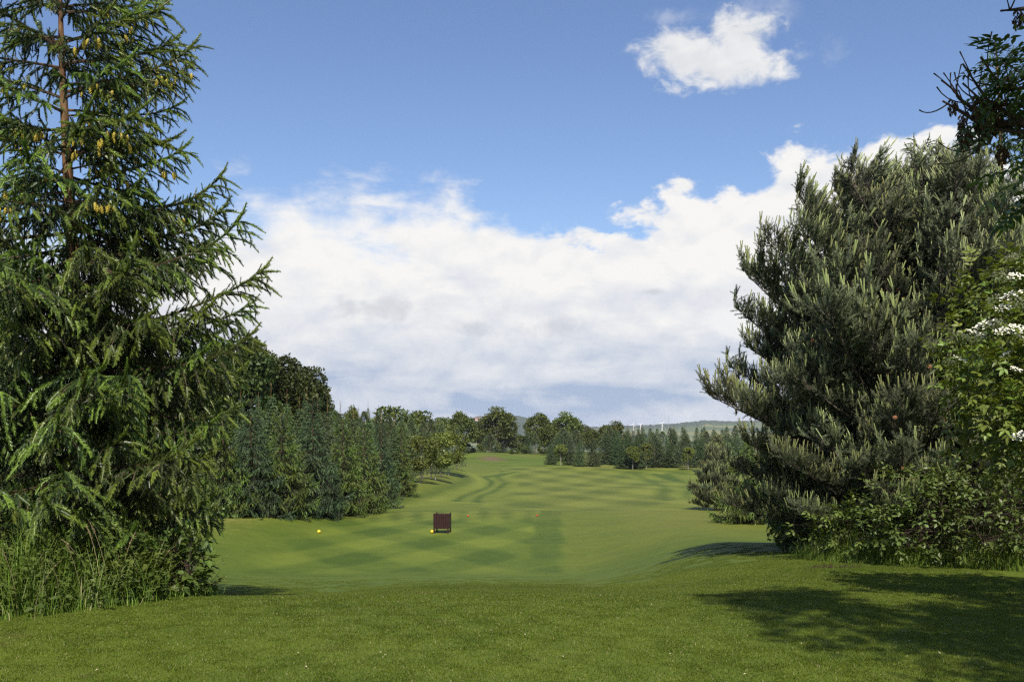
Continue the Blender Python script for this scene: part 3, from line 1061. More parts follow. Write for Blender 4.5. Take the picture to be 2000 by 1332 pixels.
def near_spruce(name, base, h, radius, label, seed, bend=(0, 0), skip=None, tips=(), cones=0, az_ok=None, step=.34, z0=.35, trunk_r=.11, group=None, bark=None, filler=0, blue=False):
    """radius(h) gives the reach of the branches at a height above the base"""
    rng = np.random.default_rng(seed)
    t = empty(name, base, label, 'tree', group)
    me, at = trunk_mesh(h, trunk_r, bark or M_BARK, bend, seed, r1=.008)
    child('trunk', me, t)
    z = z0
    made = []
    while z < h - .12:
        rr = radius(z)
        up = max(0.0, (z - h * .55) / (h * .45))
        nb = 6 if rr > .5 else 5
        a0 = rng.uniform(0, 6.28)
        for i in range(nb):
            az = a0 + 2 * math.pi * i / nb + rng.uniform(-.3, .3)
            L = rr * rng.uniform(.72, 1.10)
            zz = z + rng.uniform(-.12, .12)
            if az_ok and not az_ok(az, zz, L):
                continue
            pitch = R(-10 + 38 * up + rng.uniform(-8, 9))
            made.append((zz, az, pitch, L))
        z += step * rng.uniform(.85, 1.15) * (1 + .45 * up)
    for _ in range(filler):      # short inner branches between the whorls
        made.append((rng.uniform(.3, .74) * h, rng.uniform(0, 6.28), R(rng.uniform(-15, 20)), rng.uniform(.45, 1.0)))
    for (zt, az, L, pitch) in tips:
        made.append((zt, az, R(pitch), L))
    for zz, az, pitch, L in made:
        L = max(.3, L)
        up = zz > h * .62
        me, s = pick((SPB_UP_BLUE if blue else SPB_UP) if up else (SPB_BLUE if blue else SPB), L, rng)
        s = min(max(s, .7), 1.35)
        o = child('branch', me, t, mat=branch_matrix(at(min(zz, h * .985)), az, pitch, rng.uniform(-.25, .25), s))
        if cones and zz > h * .58 and math.cos(az + .9) > -.45 and rng.random() < .9:
            M = o.matrix_basis.copy()
            for _ in range(rng.integers(4, 11)):
                if cones <= 0: break
                ux = L / s * rng.uniform(.35, .98)
                uy = rng.uniform(-.16, .16)
                p = M @ Vector((ux, uy, -.05 - .3 * .45 * (ux * s) ** 2 * .3))
                c = bpy.data.objects.new('cone', CONE[rng.integers(2)])
                c.matrix_local = Matrix.Translation(p) @ Euler((rng.uniform(-.3, .3), rng.uniform(-.3, .3), rng.uniform(0, 6))).to_matrix().to_4x4() @ Matrix.Scale(rng.uniform(.75, 1.15), 4)
                c.parent = t
                link(c)
                cones -= 1
    return t


# ------------------------------------------------------------------ the big spruce on the left

SX, SY = -4.80, 11.0
sb = (SX, SY, h1(SX, SY))


def px_h(py, D=SY):
    return ztop(py, D) - sb[2]


_rh = np.array([px_h(v) for v in (1120, 1050, 950, 850, 750, 650, 560, 450, 330, 220, 120, 40, -60, -200)])
_rr = np.array([250, 262, 285, 305, 335, 345, 330, 285, 215, 225, 215, 185, 130, 40]) / F * SY


def spr_radius(z):
    return float(np.interp(z, _rh, _rr))


def tip_to(px, py, dy, zdrop, pitch):
    """a branch whose tip shows at a pixel; it leaves the trunk zdrop below the tip"""
    D = SY + dy
    X = (px - 1000) / F * D - SX
    zt = ztop(py, D) - sb[2]
    return (zt - zdrop, math.atan2(dy, X), math.hypot(X, dy) * 1.02, pitch)


tips = [tip_to(358, 50, .1, .25, 16), tip_to(408, 140, -.1, .22, 12), tip_to(400, 175, .3, .15, 10), tip_to(375, 315, -.2, .22, 10), tip_to(465, 395, .1, .35, 16),
        tip_to(495, 500, -.3, .30, 14), tip_to(450, 460, .4, .2, 10), tip_to(532, 600, -.2, .35, 14), tip_to(500, 640, .3, .2, 8), tip_to(495, 700, -.5, .15, 4), tip_to(470, 760, 0, .0, 0),
        tip_to(350, 905, -1.5, .1, 2), tip_to(110, 960, -1.7, .0, 0), tip_to(280, 520, -1.0, .45, 18), tip_to(230, 760, -1.5, .15, 4), tip_to(60, 480, -.9, .3, 10)]
rngSK = np.random.default_rng(6)
near_spruce('spruce_tree', sb, 7.35, spr_radius, 'tall spruce hung with yellow cones, at the left edge above the tall weeds', 3, (-.12, 0), cones=280, tips=tips,
            az_ok=lambda az, z, L: z < 3.4 or rngSK.random() < .8, step=.25, trunk_r=.11, filler=34)

# ------------------------------------------------------------------ the pine on the right

PNB = {L: [pine_branch(L, rngB) for _ in range(n)] for L, n in ((.7, 3), (1.2, 4), (1.9, 4), (2.7, 3))}


def near_pine(name, base, h, profile, label, seed, n=170, cones=0, lean=.1, trunk_r=.11):
    rng = np.random.default_rng(seed)
    t = empty(name, base, label, 'tree')
    me, at = trunk_mesh(h * .93, trunk_r, M_BARKGREY, (lean, 0), seed)
    child('trunk', me, t)
    hs, rs = profile
    k = 0
    for i in range(n):
        z = h * (.05 + .87 * ((i + rng.uniform(0, 1)) / n) ** 1.12)
        az = i * 2.39996 + rng.uniform(-.3, .3)
        pitch = R(-5 + 58 * (z / h) ** 1.6 + rng.uniform(-8, 10))
        tip = z + math.sin(pitch + .25) * 1.0
        r = float(np.interp(min(z + .25 * np.interp(z, hs, rs), h), hs, rs)) * rng.uniform(.62, 1.06)
        L = max(.5, r)
        me, s = pick(PNB, L, rng)
        s = min(max(s, .75), 1.45)
        zz = min(z, h * .9)
        o = child('branch', me, t, mat=branch_matrix(at(zz), az, pitch, rng.uniform(-.3, .3), s))
        if cones and rng.random() < .4 and k < cones and math.sin(az) < .2:
            p = o.matrix_basis @ Vector((L / s * rng.uniform(.6, .95), rng.uniform(-.2, .2), L / s * .25))
            c = bpy.data.objects.new('cone', PCONE)
            c.matrix_local = Matrix.Translation(p) @ Euler((rng.uniform(-1, 1), rng.uniform(-1, 1), 0)).to_matrix().to_4x4() @ Matrix.Scale(1.2, 4)
            c.parent = t; link(c); k += 1
    return t


PYY = 17.5
PX = (1738 - 1000) / F * PYY
pb = (PX, PYY, h1(PX, PYY))
hz = lambda v: ztop(v, PYY) - pb[2]
prof = (np.array([0, hz(980), hz(900), hz(800), hz(690), hz(600), hz(500), hz(440), hz(390), hz(350)]), np.array([2.2, 2.8, 3.15, 3.4, 3.75, 3.1, 2.7, 1.9, 1.1, .35]))
near_pine('pine_tree', pb, hz(345), prof, 'broad grey green pine bristling with upright pale candles, right of the fairway', 8, 290, cones=60, lean=.75)

# ------------------------------------------------------------------ the other conifers on the right


def taper(h, r, p=.85, foot=.75):
    return lambda z: r * max(.04, (1 - z / h)) ** p * (foot + (1 - foot) * min(1, z / (.18 * h)))


b = on(1948, 21)
near_spruce('spruce_tree', b, ztop(70, 21) - b[2], taper(ztop(70, 21) - b[2], 2.0, .8), 'dark spruce with a bare orange stem rising behind the pine at the right edge', 14, (0, 0), step=.36, trunk_r=.10)
b = on(1800, 21)
near_spruce('spruce_tree', b, ztop(285, 21) - b[2], taper(ztop(285, 21) - b[2], 1.9, .8), 'spruce whose curled leading shoots poke up just behind the top of the pine', 15, (0, 0), step=.4, trunk_r=.09)
b = ground(1478, 1022)
hh = ztop(858, b[1]) - b[2]
near_spruce('spruce_tree', b, hh, taper(hh, 2.0, .65, .9), 'young bright green spruce between the broad pine and the small rounded pine', 16, (0, 0), step=.2, trunk_r=.05, z0=.2)
b = ground(1590, 1062)
near_spruce('spruce_tree', b, 2.3, taper(2.3, 1.35, .7, .9), 'low young spruce in the shade under the pine, its lowest sprays light green', 17, (0, 0), step=.2, trunk_r=.04, z0=.12)
b = ground(1398, 996)
hh = ztop(858, b[1]) - b[2]
near_pine('pine_tree', b, hh, (hh * np.array([0, .1, .3, .5, .75, .92, 1]), np.array([.9, 1.5, 1.6, 1.35, .85, .4, .15])), 'small rounded pine on the right edge of the fairway beside the young bright spruce', 9, 110, trunk_r=.07)

# ------------------------------------------------------------------ leafy shrubs near the camera


def leaf_cloud(rng, c, rad, tips, per, size, twig=.35, bottom=-.75, lumps=6, lump=.22):
    """leaf positions, directions and sizes on twigs that end over a lumpy ellipsoid"""
    c = np.array(c, float); rad = np.array(rad, float)
    lv = rng.normal(size=(lumps, 3)); lv /= np.linalg.norm(lv, axis=1, keepdims=True)
    n = rng.normal(size=(tips, 3)); n /= np.linalg.norm(n, axis=1, keepdims=True)
    n = n[n[:, 2] > bottom]
    bump = 1 + lump * (np.max(np.clip(n @ lv.T, 0, 1) ** 6, axis=1) - .45)
    r = bump * np.clip(rng.normal(.93, .10, len(n)), .45, 1.15)
    tip = c + n * rad * r[:, None]
    twd = n + .55 * rng.normal(size=n.shape) + np.array([0, 0, .35])
    twd /= np.linalg.norm(twd, axis=1, keepdims=True)
    O, X, S, T = [], [], [], []
    for i in range(per):
        u = (i + rng.uniform(0, 1, len(n))) / per
        p = tip - twd * (twig * (1 - u))[:, None]
        s = rng.normal(size=n.shape)
        d = twd * .55 + s * .75 + n * .35 + np.array([0, 0, -.18])
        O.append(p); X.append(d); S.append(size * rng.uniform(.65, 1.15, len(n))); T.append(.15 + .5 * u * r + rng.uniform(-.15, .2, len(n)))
    return np.concatenate(O), np.concatenate(X), np.concatenate(S), np.clip(np.concatenate(T), 0, 1), tip, twd


def tmpl_mesh(name, tm, mat, tint):
    mb = MB()
    mb.add(tm[0], tm[1], 0, np.clip(tint + tm[2], 0, 1))
    return mb.mesh(name, mat)


def frame(o, x, s, roll=0.0):
    X = Vector(x).normalized()
    Y = Vector((0, 0, 1)).cross(X)
    if Y.length < 1e-3: Y = Vector((0, 1, 0))
    Y.normalize()
    Z = X.cross(Y)
    M = Matrix((X, Y, Z)).transposed().to_4x4()
    return Matrix.Translation(Vector(o)) @ M @ Euler((roll, 0, 0)).to_matrix().to_4x4() @ Matrix.Scale(s, 4)


EYE = np.array([0, 0, ZC])


def shrub(name, base, label, cat, c, rad, tips, per, size, tm, mat, parts=0, stems=7, seed=0, twig=.35, bottom=-.7, lump=.22, keep=None, group=None, stem_r=.02):
    rng = np.random.default_rng(seed)
    base = np.array(base, float)
    t = empty(name, base, label, cat, group)
    O, X, S, T, tip, twd = leaf_cloud(rng, c, rad, tips, per, size, twig, bottom, 7, lump)
    if keep is not None:
        q = keep(O)
        O, X, S, T = O[q], X[q], S[q], T[q]
    sm = MB()
    cc = np.array(c, float)
    order = rng.permutation(len(tip))[:stems * 9]
    for i in range(stems):
        e = tip[order[i]] * .85 + cc * .15
        q = np.stack([base + (e - base) * w + np.array([0, 0, .25 * w * (1 - w)]) + .05 * rng.normal(size=3) * (0 < w < 1) for w in np.linspace(0, 1, 6)]) - base
        sm.tube(q, np.linspace(stem_r, .004, 6), 5)
        for j in order[stems + i * 8: stems + i * 8 + 8]:
            w = rng.uniform(.35, .8)
            a = base + (e - base) * w
            e2 = tip[j]
            q = np.stack([a, a * .5 + e2 * .5 + np.array([0, 0, .06]), e2]) - base
            sm.tube(q, [.007, .005, .002], 4)
    child('stem', sm.mesh('stem', M_TWIG), t)
    if parts:
        U = O - EYE
        dist = np.linalg.norm(U, axis=1)
        near = np.einsum('ij,ij->i', O - cc, -U) / dist
        px = 1000 + F * O[:, 0] / O[:, 1]; py = HOR - F * (O[:, 2] - ZC) / O[:, 1]
        vis = (px > -20) & (px < 2010) & (py > 0) & (py < 1332)
        score = np.where(vis, S / dist * (near > np.quantile(near, .55)), 0) + 1e-6 * rng.random(len(O))
        sel = np.argsort(-score)[:parts]
        ms = [tmpl_mesh('leaf', tm[i % len(tm)], mat, tt) for i, tt in enumerate((.35, .5, .65, .8))]
        for i in sel:
            o = child('leaf', ms[int(np.clip(T[i] * 4 - .4, 0, 3))], t, mat=Matrix.Translation(-Vector(base)) @ frame(O[i], X[i], S[i], rng.uniform(-.7, .7)))
        m = np.ones(len(O), bool); m[sel] = False
        O, X, S, T = O[m], X[m], S[m], T[m]
    mb = MB()
    K = rng.integers(0, len(tm), len(O))
    for kk in range(len(tm)):
        q = K == kk
        mb.scatter(tm[kk], O[q] - base, X[q], (0, 0, 1), S[q], T[q], 0, rng.uniform(-.8, .8, q.sum()))
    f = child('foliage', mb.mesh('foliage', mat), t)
    f['kind'] = 'stuff'
    return t, tip, rng


L_ELDER = [pinnate(2, .21, 62, 1.0, .52), pinnate(2, .24, 55, 1.0, .48)]
L_BRAMBLE = [pinnate(1, .27, 78, .8, .62), pinnate(1, .3, 70, .85, .6)]
L_SIMPLE = [leaf_tmpl(.30, .10, .18), leaf_tmpl(.26, .06, .25)]
L_ASH = [pinnate(4, .16, 62, 1.0, .36), pinnate(3, .17, 58, 1.0, .40)]

eb = (5.95, 9.6, h1(5.95, 9.6))
elder, etip, rng = shrub('elder_bush', eb, 'elder bush with flat creamy white flower heads at the right edge', 'bush', (5.66, 9.4, 2.2), (1.45, 1.1, 1.2), 900, 7, .15, L_ELDER, M_ELDER, 260, 8, 31, .40, -.8, .35, stem_r=.035)


def umbel_mesh():
    mb = MB()
    rg = np.random.default_rng(2)
    n = 46
    a = rg.uniform(0, 6.28, n); r = np.sqrt(rg.uniform(0, 1, n)) * .075
    O = np.stack([r * np.cos(a), r * np.sin(a), .012 * rg.normal(size=n) * .5 - r * r * 2], 1)
    mb.scatter(small_leaf(.5, .1), O, np.stack([np.cos(a * 7), np.sin(a * 7), .4 + 0 * a], 1), (0, 0, 1), .021, .5)
    for k in range(5):
        q = k * 1.257
        mb.tube(np.array([[0, 0, -.07], [.05 * math.cos(q), .05 * math.sin(q), -.012]]), .0025, 3, 1)
    return mb.mesh('flower_head', [M_FLOWER, M_ELDER])


UM = umbel_mesh()

spots = [(1958, 540, .9), (1985, 538, .8), (1972, 502, .6), (1975, 575, 1), (1990, 590, .9), (1940, 583, .7), (1960, 600, .8), (1925, 632, 1.1), (1943, 634, 1.0), (1905, 650, .9), (1880, 656, .9), (1988, 640, 1.0),
         (1960, 645, .8), (1990, 655, .8), (1875, 700, .8), (1855, 707, .6), (1905, 664, .6), (1918, 655, .7), (1965, 690, .6), (1997, 850, .9), (1985, 720, .6)]
for px, py, s in spots:
    D = 8.12 + (2000 - px) * .0050
    p = np.array([(px - 1000) / F * D, D, ztop(py, D)]) - np.array(eb)
    child('flower_head', UM, elder, mat=Matrix.Translation(Vector(p)) @ Euler((R(28), rng.uniform(-.3, .3), rng.uniform(0, 6))).to_matrix().to_4x4() @ Matrix.Scale(s * 1.2, 4))

for px, py, D, w, hgt, dep, lab, sd, tp, mt, tmx, sz in [
    (1745, 1080, 15.9, 1.35, 1.05, .8, 'low bramble with pale sunlit leaves behind the verge grass', 41, 170, M_BRAMBLE, L_BRAMBLE, .135),
    (1860, 1085, 14.8, 1.45, 1.5, .9, 'dense shaded bramble bush below the gap beside the pine', 42, 260, M_BRAMBLE, L_BRAMBLE, .13),
    (1990, 1100, 14.2, 1.3, 1.6, .9, 'dark shrub with simple leaves in the lower right below the elder', 43, 330, M_BRAMBLE, L_SIMPLE, .085),
    (1585, 1078, 18.5, .8, .50, .7, 'low dark leafy weeds growing in the shade below the pine', 44, 150, M_WEED, L_SIMPLE, .09)]:
    x = (px - 1000) / F * D
    g = h1(x, D)
    shrub('bramble_bush' if tmx is L_BRAMBLE else ('shrub' if sd == 43 else 'weed_clump'), (x, D, g), lab, 'bush' if sd < 44 else 'weeds', (x, D, g + hgt * .45), (w, dep, hgt * .62), tp, 8, sz, tmx, mt, 70, 9, sd, .32, -.5, .3, stem_r=.008)


def grass_patch(name, label, path, width, n, hmin, hmax, seed, mat=M_TALLGRASS, w=.007, lean=.6):
    """tall blades in a band that lies on the far side of a line on the ground"""
    rng = np.random.default_rng(seed)
    P = resample(path, 60)
    u = rng.uniform(0, 59, n)
    x = np.interp(u, np.arange(60), P[:, 0]); y = np.interp(u, np.arange(60), P[:, 1])
    tx = np.interp(u, np.arange(59) + .5, np.diff(P[:, 0])); ty = np.interp(u, np.arange(59) + .5, np.diff(P[:, 1]))
    l = np.hypot(tx, ty); nx, ny = -ty / l, tx / l
    off = rng.uniform(0, 1, n) ** 1.2 * width
    clump = .5 + .5 * np.sin(u * .9 + seed + 3 * off) * np.sin(u * 2.3 - 5 * off)
    x = x + nx * off + .05 * rng.normal(size=n); y = y + ny * off + .05 * rng.normal(size=n)
    h = (hmin + (hmax - hmin) * np.minimum(1, off / width * 2.2)) * np.clip(rng.lognormal(-.35, .38, n), .25, 1.3) * (.45 + .8 * clump)
    az = rng.uniform(0, 2 * np.pi, n)
    mb = MB()
    tint = np.clip(rng.normal(.45, .22, n), 0, .9)
    tint[rng.random(n) < .035] = 1.0
    blade_arrays(mb, rng, x, y, H(x, y) - .01, h, az, h * rng.uniform(.1, 1, n) * lean, w * rng.uniform(.6, 1.3, n), tint)
    o = link(bpy.data.objects.new(name, mb.mesh(name, mat)))
    return tag(o, label, kind='stuff')


g2 = lambda px, py: tuple(ground(px, py)[:2])
grass_patch('tall_grass', 'long lush grass along the foot of the brambles right of the lawn', [g2(2080, 1124), g2(1990, 1116), g2(1850, 1108), g2(1700, 1102), g2(1600, 1096), g2(1545, 1086)][::-1], 1.1, 17000, .12, .60, 51, lean=.95)
grass_patch('rough_grass', 'dry rough grass along the foot of the plantation beside the lower tee', [(-13.8, 42.5), (-11.8, 44.0), (-10.2, 45.6), (-8.2, 47.0), (-6.2, 50.5)], 3.0, 6000, .1, .4, 52, w=.03)

# ------------------------------------------------------------------ weeds below the spruce on the left
LEDGE = [(-6.6, 6.5), (-5.4, 7.6), (-4.42, 8.45), (-3.75, 9.2), (-3.3, 9.85), (-3.12, 10.5), (-3.3, 11.4)]
grass_patch('tall_grass', 'tall uncut grass growing among the weeds below the big spruce', LEDGE, 1.9, 7500, .16, .95, 53, lean=1.0)


def weeds():
    rng = np.random.default_rng(61)
    P = resample(LEDGE, 60)
    n = 950
    u = rng.uniform(0, 57, n)
    i = u.astype(int)
    tg_ = np.stack([np.interp(u, np.arange(59) + .5, np.diff(P[:, 0])), np.interp(u, np.arange(59) + .5, np.diff(P[:, 1]))], 1)
    nn = np.stack([-tg_[:, 1], tg_[:, 0]], 1) / np.linalg.norm(tg_, axis=1, keepdims=True)
    off = rng.uniform(.06, 2.0, n)
    xy = P[i] + nn * off[:, None]
    mb = MB()
    O, X, S, T = [], [], [], []
    for k in range(n):
        x, y = xy[k]
        hgt = rng.uniform(.30, .62) * min(1, .5 + off[k] * .9) * 1.25
        lean = rng.normal(size=2) * .16
        z0 = h1(x, y)
        top = np.array([x + lean[0], y + lean[1], z0 + hgt])
        q = np.stack([[x, y, z0], [(x + top[0]) / 2 - lean[0] * .2, (y + top[1]) / 2, z0 + hgt * .55], top])
        mb.tube(q, [.005, .004, .002], 3, 1, .3)
        m = int(hgt / .035)
        for j in range(m):
            w = (j + 1.5) / (m + 1)
            p = q[0] + (top - q[0]) * w
            a = j * 1.9 + rng.uniform(-.4, .4) + k
            O.append(p); X.append((math.cos(a), math.sin(a), .25 - .5 * rng.random())); S.append(rng.uniform(.05, .105) * (1.15 - .5 * w)); T.append(.2 + .45 * w + rng.uniform(-.15, .2))
    O, X, S, T = map(np.array, (O, X, S, T))
    K = rng.integers(0, 2, len(O))
    for kk in range(2):
        qq = K == kk
        mb.scatter(L_SIMPLE[kk], O[qq], X[qq], (0, 0, 1), S[qq], np.clip(T[qq], 0, 1), 0, rng.uniform(-.6, .6, qq.sum()))
    o = link(bpy.data.objects.new('weeds', mb.mesh('weeds', [M_WEED, M_TALLGRASS])))
    tag(o, 'nettles and other leafy weeds filling the corner below the big spruce', kind='stuff')


weeds()
g = h1(-3.45, 10.3)
shrub('shrub', (-3.5, 10.35, g), 'leafy plant with broad pointed leaves at the right end of the weeds', 'plant', (-3.48, 10.3, g + .34), (.42, .40, .42), 70, 7, .115, L_SIMPLE, M_WEED, 120, 7, 62, .3, -.6, .25, stem_r=.007)


def grass_stalk_meshes(seed):
    rg = np.random.default_rng(seed)
    hgt = 1.0
    b = rg.uniform(.12, .42); a = rg.uniform(0, 6.28)
    t = np.linspace(0, 1, 8)
    P = np.stack([b * t ** 2.2 * math.cos(a), b * t ** 2.2 * math.sin(a), hgt * (t - .12 * b * t ** 3)], 1)
    m1 = MB(); m1.tube(P, np.linspace(.0032, .0018, 8), 4)
    m2 = MB()
    d = unit(P[-1] - P[-2])
    n = 60
    u = rg.uniform(0, 1, n)
    O = P[-1] + d * (u * .22 - .12)[:, None] - np.array([0, 0, .10 * b]) * (u ** 2)[:, None]
    aa = rg.uniform(0, 6.28, n)
    X = d * 1.0 + .55 * np.stack([np.cos(aa), np.sin(aa), .3 * np.sin(aa * 3)], 1)
    m2.scatter(small_leaf(.2, .05), O, X, (0, 0, 1), .038 * (1 - .55 * u), .5)
    return m1.mesh('stalk', M_STALK), m2.mesh('seed_head', M_STALK)


GS = [grass_stalk_meshes(70 + i) for i in range(5)]
rng = np.random.default_rng(71)
for px, py, D in [(205, 1050, 9.6), (235, 1020, 9.7), (222, 1035, 9.5), (258, 1048, 9.6), (300, 1060, 9.9), (318, 1068, 10), (182, 1062, 9.4), (145, 1090, 9.0), (20, 1085, 8.6), (60, 1075, 8.8), (95, 1095, 8.6), (270, 1075, 9.8)]:
    x = (px - 1000) / F * D - .12
    z0 = h1(x, D)
    hgt = ztop(py, D) - z0
    t = empty('grass_stalk', (x, D, z0), 'dry flowering grass stalk bending over the weeds under the spruce', 'grass', 'flowering grass stalks above the weeds')
    a, s = GS[rng.integers(5)]
    M = Euler((0, 0, rng.uniform(-.8, .8))).to_matrix().to_4x4() @ Matrix.Scale(hgt, 4)
    child('stalk', a, t, mat=M); child('seed_head', s, t, mat=M)

# ------------------------------------------------------------------ ash tree at the upper right


def ash():
    rng = np.random.default_rng(81)
    base = np.array([5.3, 4.7, h1(5.3, 4.7)])
    t = empty('ash_tree', base, 'ash tree reaching in from the upper right with bare twigs and hanging seed bunches', 'tree')
    me, at = trunk_mesh(8.2, .14, M_BARKGREY, (-.3, .3), 81)
    child('trunk', me, t)
    # limbs that reach into view, drawn through points given as pixel row/column at a depth
    q = lambda px, py, D: np.array([(px - 1000) / F * D, D, ztop(py, D)])
    limbs = [([q(2330, 330, 5.6), q(2110, 265, 6.0), q(1990, 235, 6.2), q(1930, 200, 6.25), q(1880, 125, 6.3)], .012),
             ([q(2320, 360, 5.6), q(2120, 300, 6.0), q(1985, 235, 6.2), q(1930, 252, 6.3), q(1873, 216, 6.3), q(1841, 198, 6.35)], .013),
             ([q(2150, 320, 6.0), q(1995, 262, 6.2), q(1945, 245, 6.3), q(1868, 190, 6.3), q(1868, 165, 6.3)], .010),
             ([q(2250, 60, 5.7), q(2050, 12, 6.0), q(1998, 18, 6.1), q(1954, 22, 6.1)], .012),
             ([q(2200, 200, 5.9), q(2050, 165, 6.1), q(1960, 178, 6.2), q(1915, 112, 6.25)], .009),
             ([q(2250, 240, 5.8), q(2050, 205, 6.1), q(1975, 207, 6.2), q(1920, 200, 6.2), q(1880, 163, 6.2)], .008),
             ([q(2300, 280, 5.8), q(2080, 250, 6.0), q(2005, 262, 6.1), q(1940, 252, 6.2), q(1905, 300, 6.2)], .007)]
    fr = at(4.2) + base
    for P, r in limbs:
        P = np.array([fr + np.array([0, 0, rng.uniform(-.6, .5)])] + P)
        tt = np.linspace(0, len(P) - 1, 40)
        Q = np.stack([np.interp(tt, np.arange(len(P)), P[:, i]) for i in range(3)], 1)
        for _ in range(2):
            Q[1:-1] = (Q[:-2] + 2 * Q[1:-1] + Q[2:]) / 4
        mb = MB()
        rr = np.linspace(r * 3.2, .004, 40)
        rr[-2:] = .0065
        mb.tube(Q - base, rr, 6, cap=True)
        for _ in range(7):
            j = rng.integers(22, 38)
            d = unit(Q[j + 1] - Q[j]) * .4 + rng.normal(size=3) * .6 + np.array([0, 0, .35])
            l = rng.uniform(.12, .32)
            e = Q[j] + unit(d) * l
            sag = unit(rng.normal(size=3)) * l * .12 - np.array([0, 0, .13 * l])
            w = np.linspace(0, 1, 7)[:, None]
            mb.tube(Q[j] + (e - Q[j]) * w + sag * (4 * w * (1 - w)) - base, [.0055, .005, .0045, .004, .0035, .0035, .005], 5, cap=True)
        child('limb', mb.mesh('limb', M_TWIG, True), t)
    ms = [tmpl_mesh('leaf', L_ASH[i % 2], M_ASH, v) for i, v in enumerate((.2, .45, .7, .9))]
    def leaf(px, py, D, s, down):
        p = q(px, py, D) - base
        a = rng.uniform(0, 6.28)
        x = (math.cos(a), math.sin(a) * .6, -down + rng.uniform(-.3, .4))
        child('leaf', ms[rng.integers(4)], t, mat=frame(p, x, s, rng.uniform(-.6, .6)))
    for _ in range(80):      # leaf mass at the frame's edge
        leaf(rng.triangular(1930, 2030, 2040), rng.uniform(95, 190), rng.uniform(5.9, 6.5), rng.uniform(.18, .26), .1)
    for _ in range(34):
        leaf(rng.uniform(1890, 2010), rng.uniform(185, 255), rng.uniform(6.0, 6.5), rng.uniform(.12, .2), .9)
    for _ in range(24):
        leaf(rng.triangular(1950, 2030, 2040), rng.uniform(280, 400), rng.uniform(5.9, 6.5), rng.uniform(.2, .28), .5)
    for _ in range(12):
        leaf(rng.uniform(1955, 1990), rng.uniform(90, 130), rng.uniform(6.0, 6.3), .22, -.5)
    # hanging bunches of dry seeds
    sm = MB()
    rg = np.random.default_rng(4)
    n = 40
    O = np.stack([.02 * rg.normal(size=n), .02 * rg.normal(size=n), -rg.uniform(0, .11, n)], 1)
    sm.scatter(small_leaf(.14, .02), O, np.stack([.35 * rg.normal(size=n), .35 * rg.normal(size=n), -np.ones(n)], 1), (0, 1, .1), .05, .5)
    me = sm.mesh('seed_bunch', M_SEED)
    for px, py, s in [(1920, 190, 1.4), (1932, 200, 1.5), (1925, 215, 1.5), (1912, 185, 1.0), (1862, 193, .8), (1885, 240, 1.1), (1886, 250, 1.0), (1958, 280, 1.0), (1990, 20, .9), (1880, 225, .7)]:
        child('seed_bunch', me, t, mat=Matrix.Translation(Vector(q(px, py, 6.25) - base)) @ Matrix.Scale(s, 4))
    # the crown outside the frame, which shades the lawn
    O, X, S, T = [], [], [], []
    for (cx, cy, cz, r, nt) in [(5.0, 3.9, 4.3, 1.35, 240), (3.1, 3.6, 6.9, .75, 90), (3.5, 4.3, 7.1, .6, 60), (4.1, 2.9, 5.7, 1.0, 120), (4.9, 5.6, 3.6, 1.0, 110), (3.2, 2.2, 6.6, .8, 60), (3.5, 1.2, 5.2, .8, 70), (6.6, 4.2, 3.2, 1.1, 120)]:
        o, x, s, tt, _, _ = leaf_cloud(rng, (cx, cy, cz), (r, r, r * .8), nt, 5, .27, .4, -.9)
        O.append(o); X.append(x); S.append(s); T.append(tt)
    O, X, S, T = map(np.concatenate, (O, X, S, T))
    px = 1000 + F * O[:, 0] / np.maximum(O[:, 1], .1)
    py = HOR - F * (O[:, 2] - ZC) / np.maximum(O[:, 1], .1)
    keep = (px > 2120) | (py < -150)
    mb = MB()
    K = rng.integers(0, 2, len(O))
    for kk in range(2):
        w = keep & (K == kk)
        mb.scatter(L_ASH[kk], O[w] - base, X[w], (0, 0, 1), S[w], T[w], 0, rng.uniform(-.6, .6, w.sum()))
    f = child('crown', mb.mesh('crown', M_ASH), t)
    f['kind'] = 'stuff'


ash()

# ------------------------------------------------------------------ prototypes for the trees farther off


def spray_tmpl(rng, n=7, L=1.0, w=.10, fan=.5, droop=.35):
    V, Fc, T = [], [], []
    for i in range(n):
        a = (i / (n - 1) - .5) * 2 * fan if n > 1 else 0
        x0 = L * rng.uniform(.0, .45)
        l = L * (1 - x0) * rng.uniform(.7, 1.0) * (1 - .35 * abs(a))
        d = np.array([math.cos(a), math.sin(a), -droop * rng.uniform(.3, 1.2)])
        s = np.array([-math.sin(a), math.cos(a), rng.uniform(-.8, .8)]) * w * rng.uniform(.7, 1.2)
        b = np.array([x0, 0, -.1 * x0])
        k = len(V)
        V += [b - s * .5, b + s * .5, b + d * l * .6 + s * .45, b + d * l]
        Fc += [(k, k + 1, k + 2), (k, k + 2, k + 3)]
        T += [-.12, -.12, .08, .22]
    return np.array(V), np.array(Fc), np.array(T)


rngM = np.random.default_rng(91)
SPRAY = [spray_tmpl(rngM) for _ in range(3)]
TUFT = [spray_tmpl(rngM, 7, 1.0, .12, 1.0, -.2) for _ in range(3)]


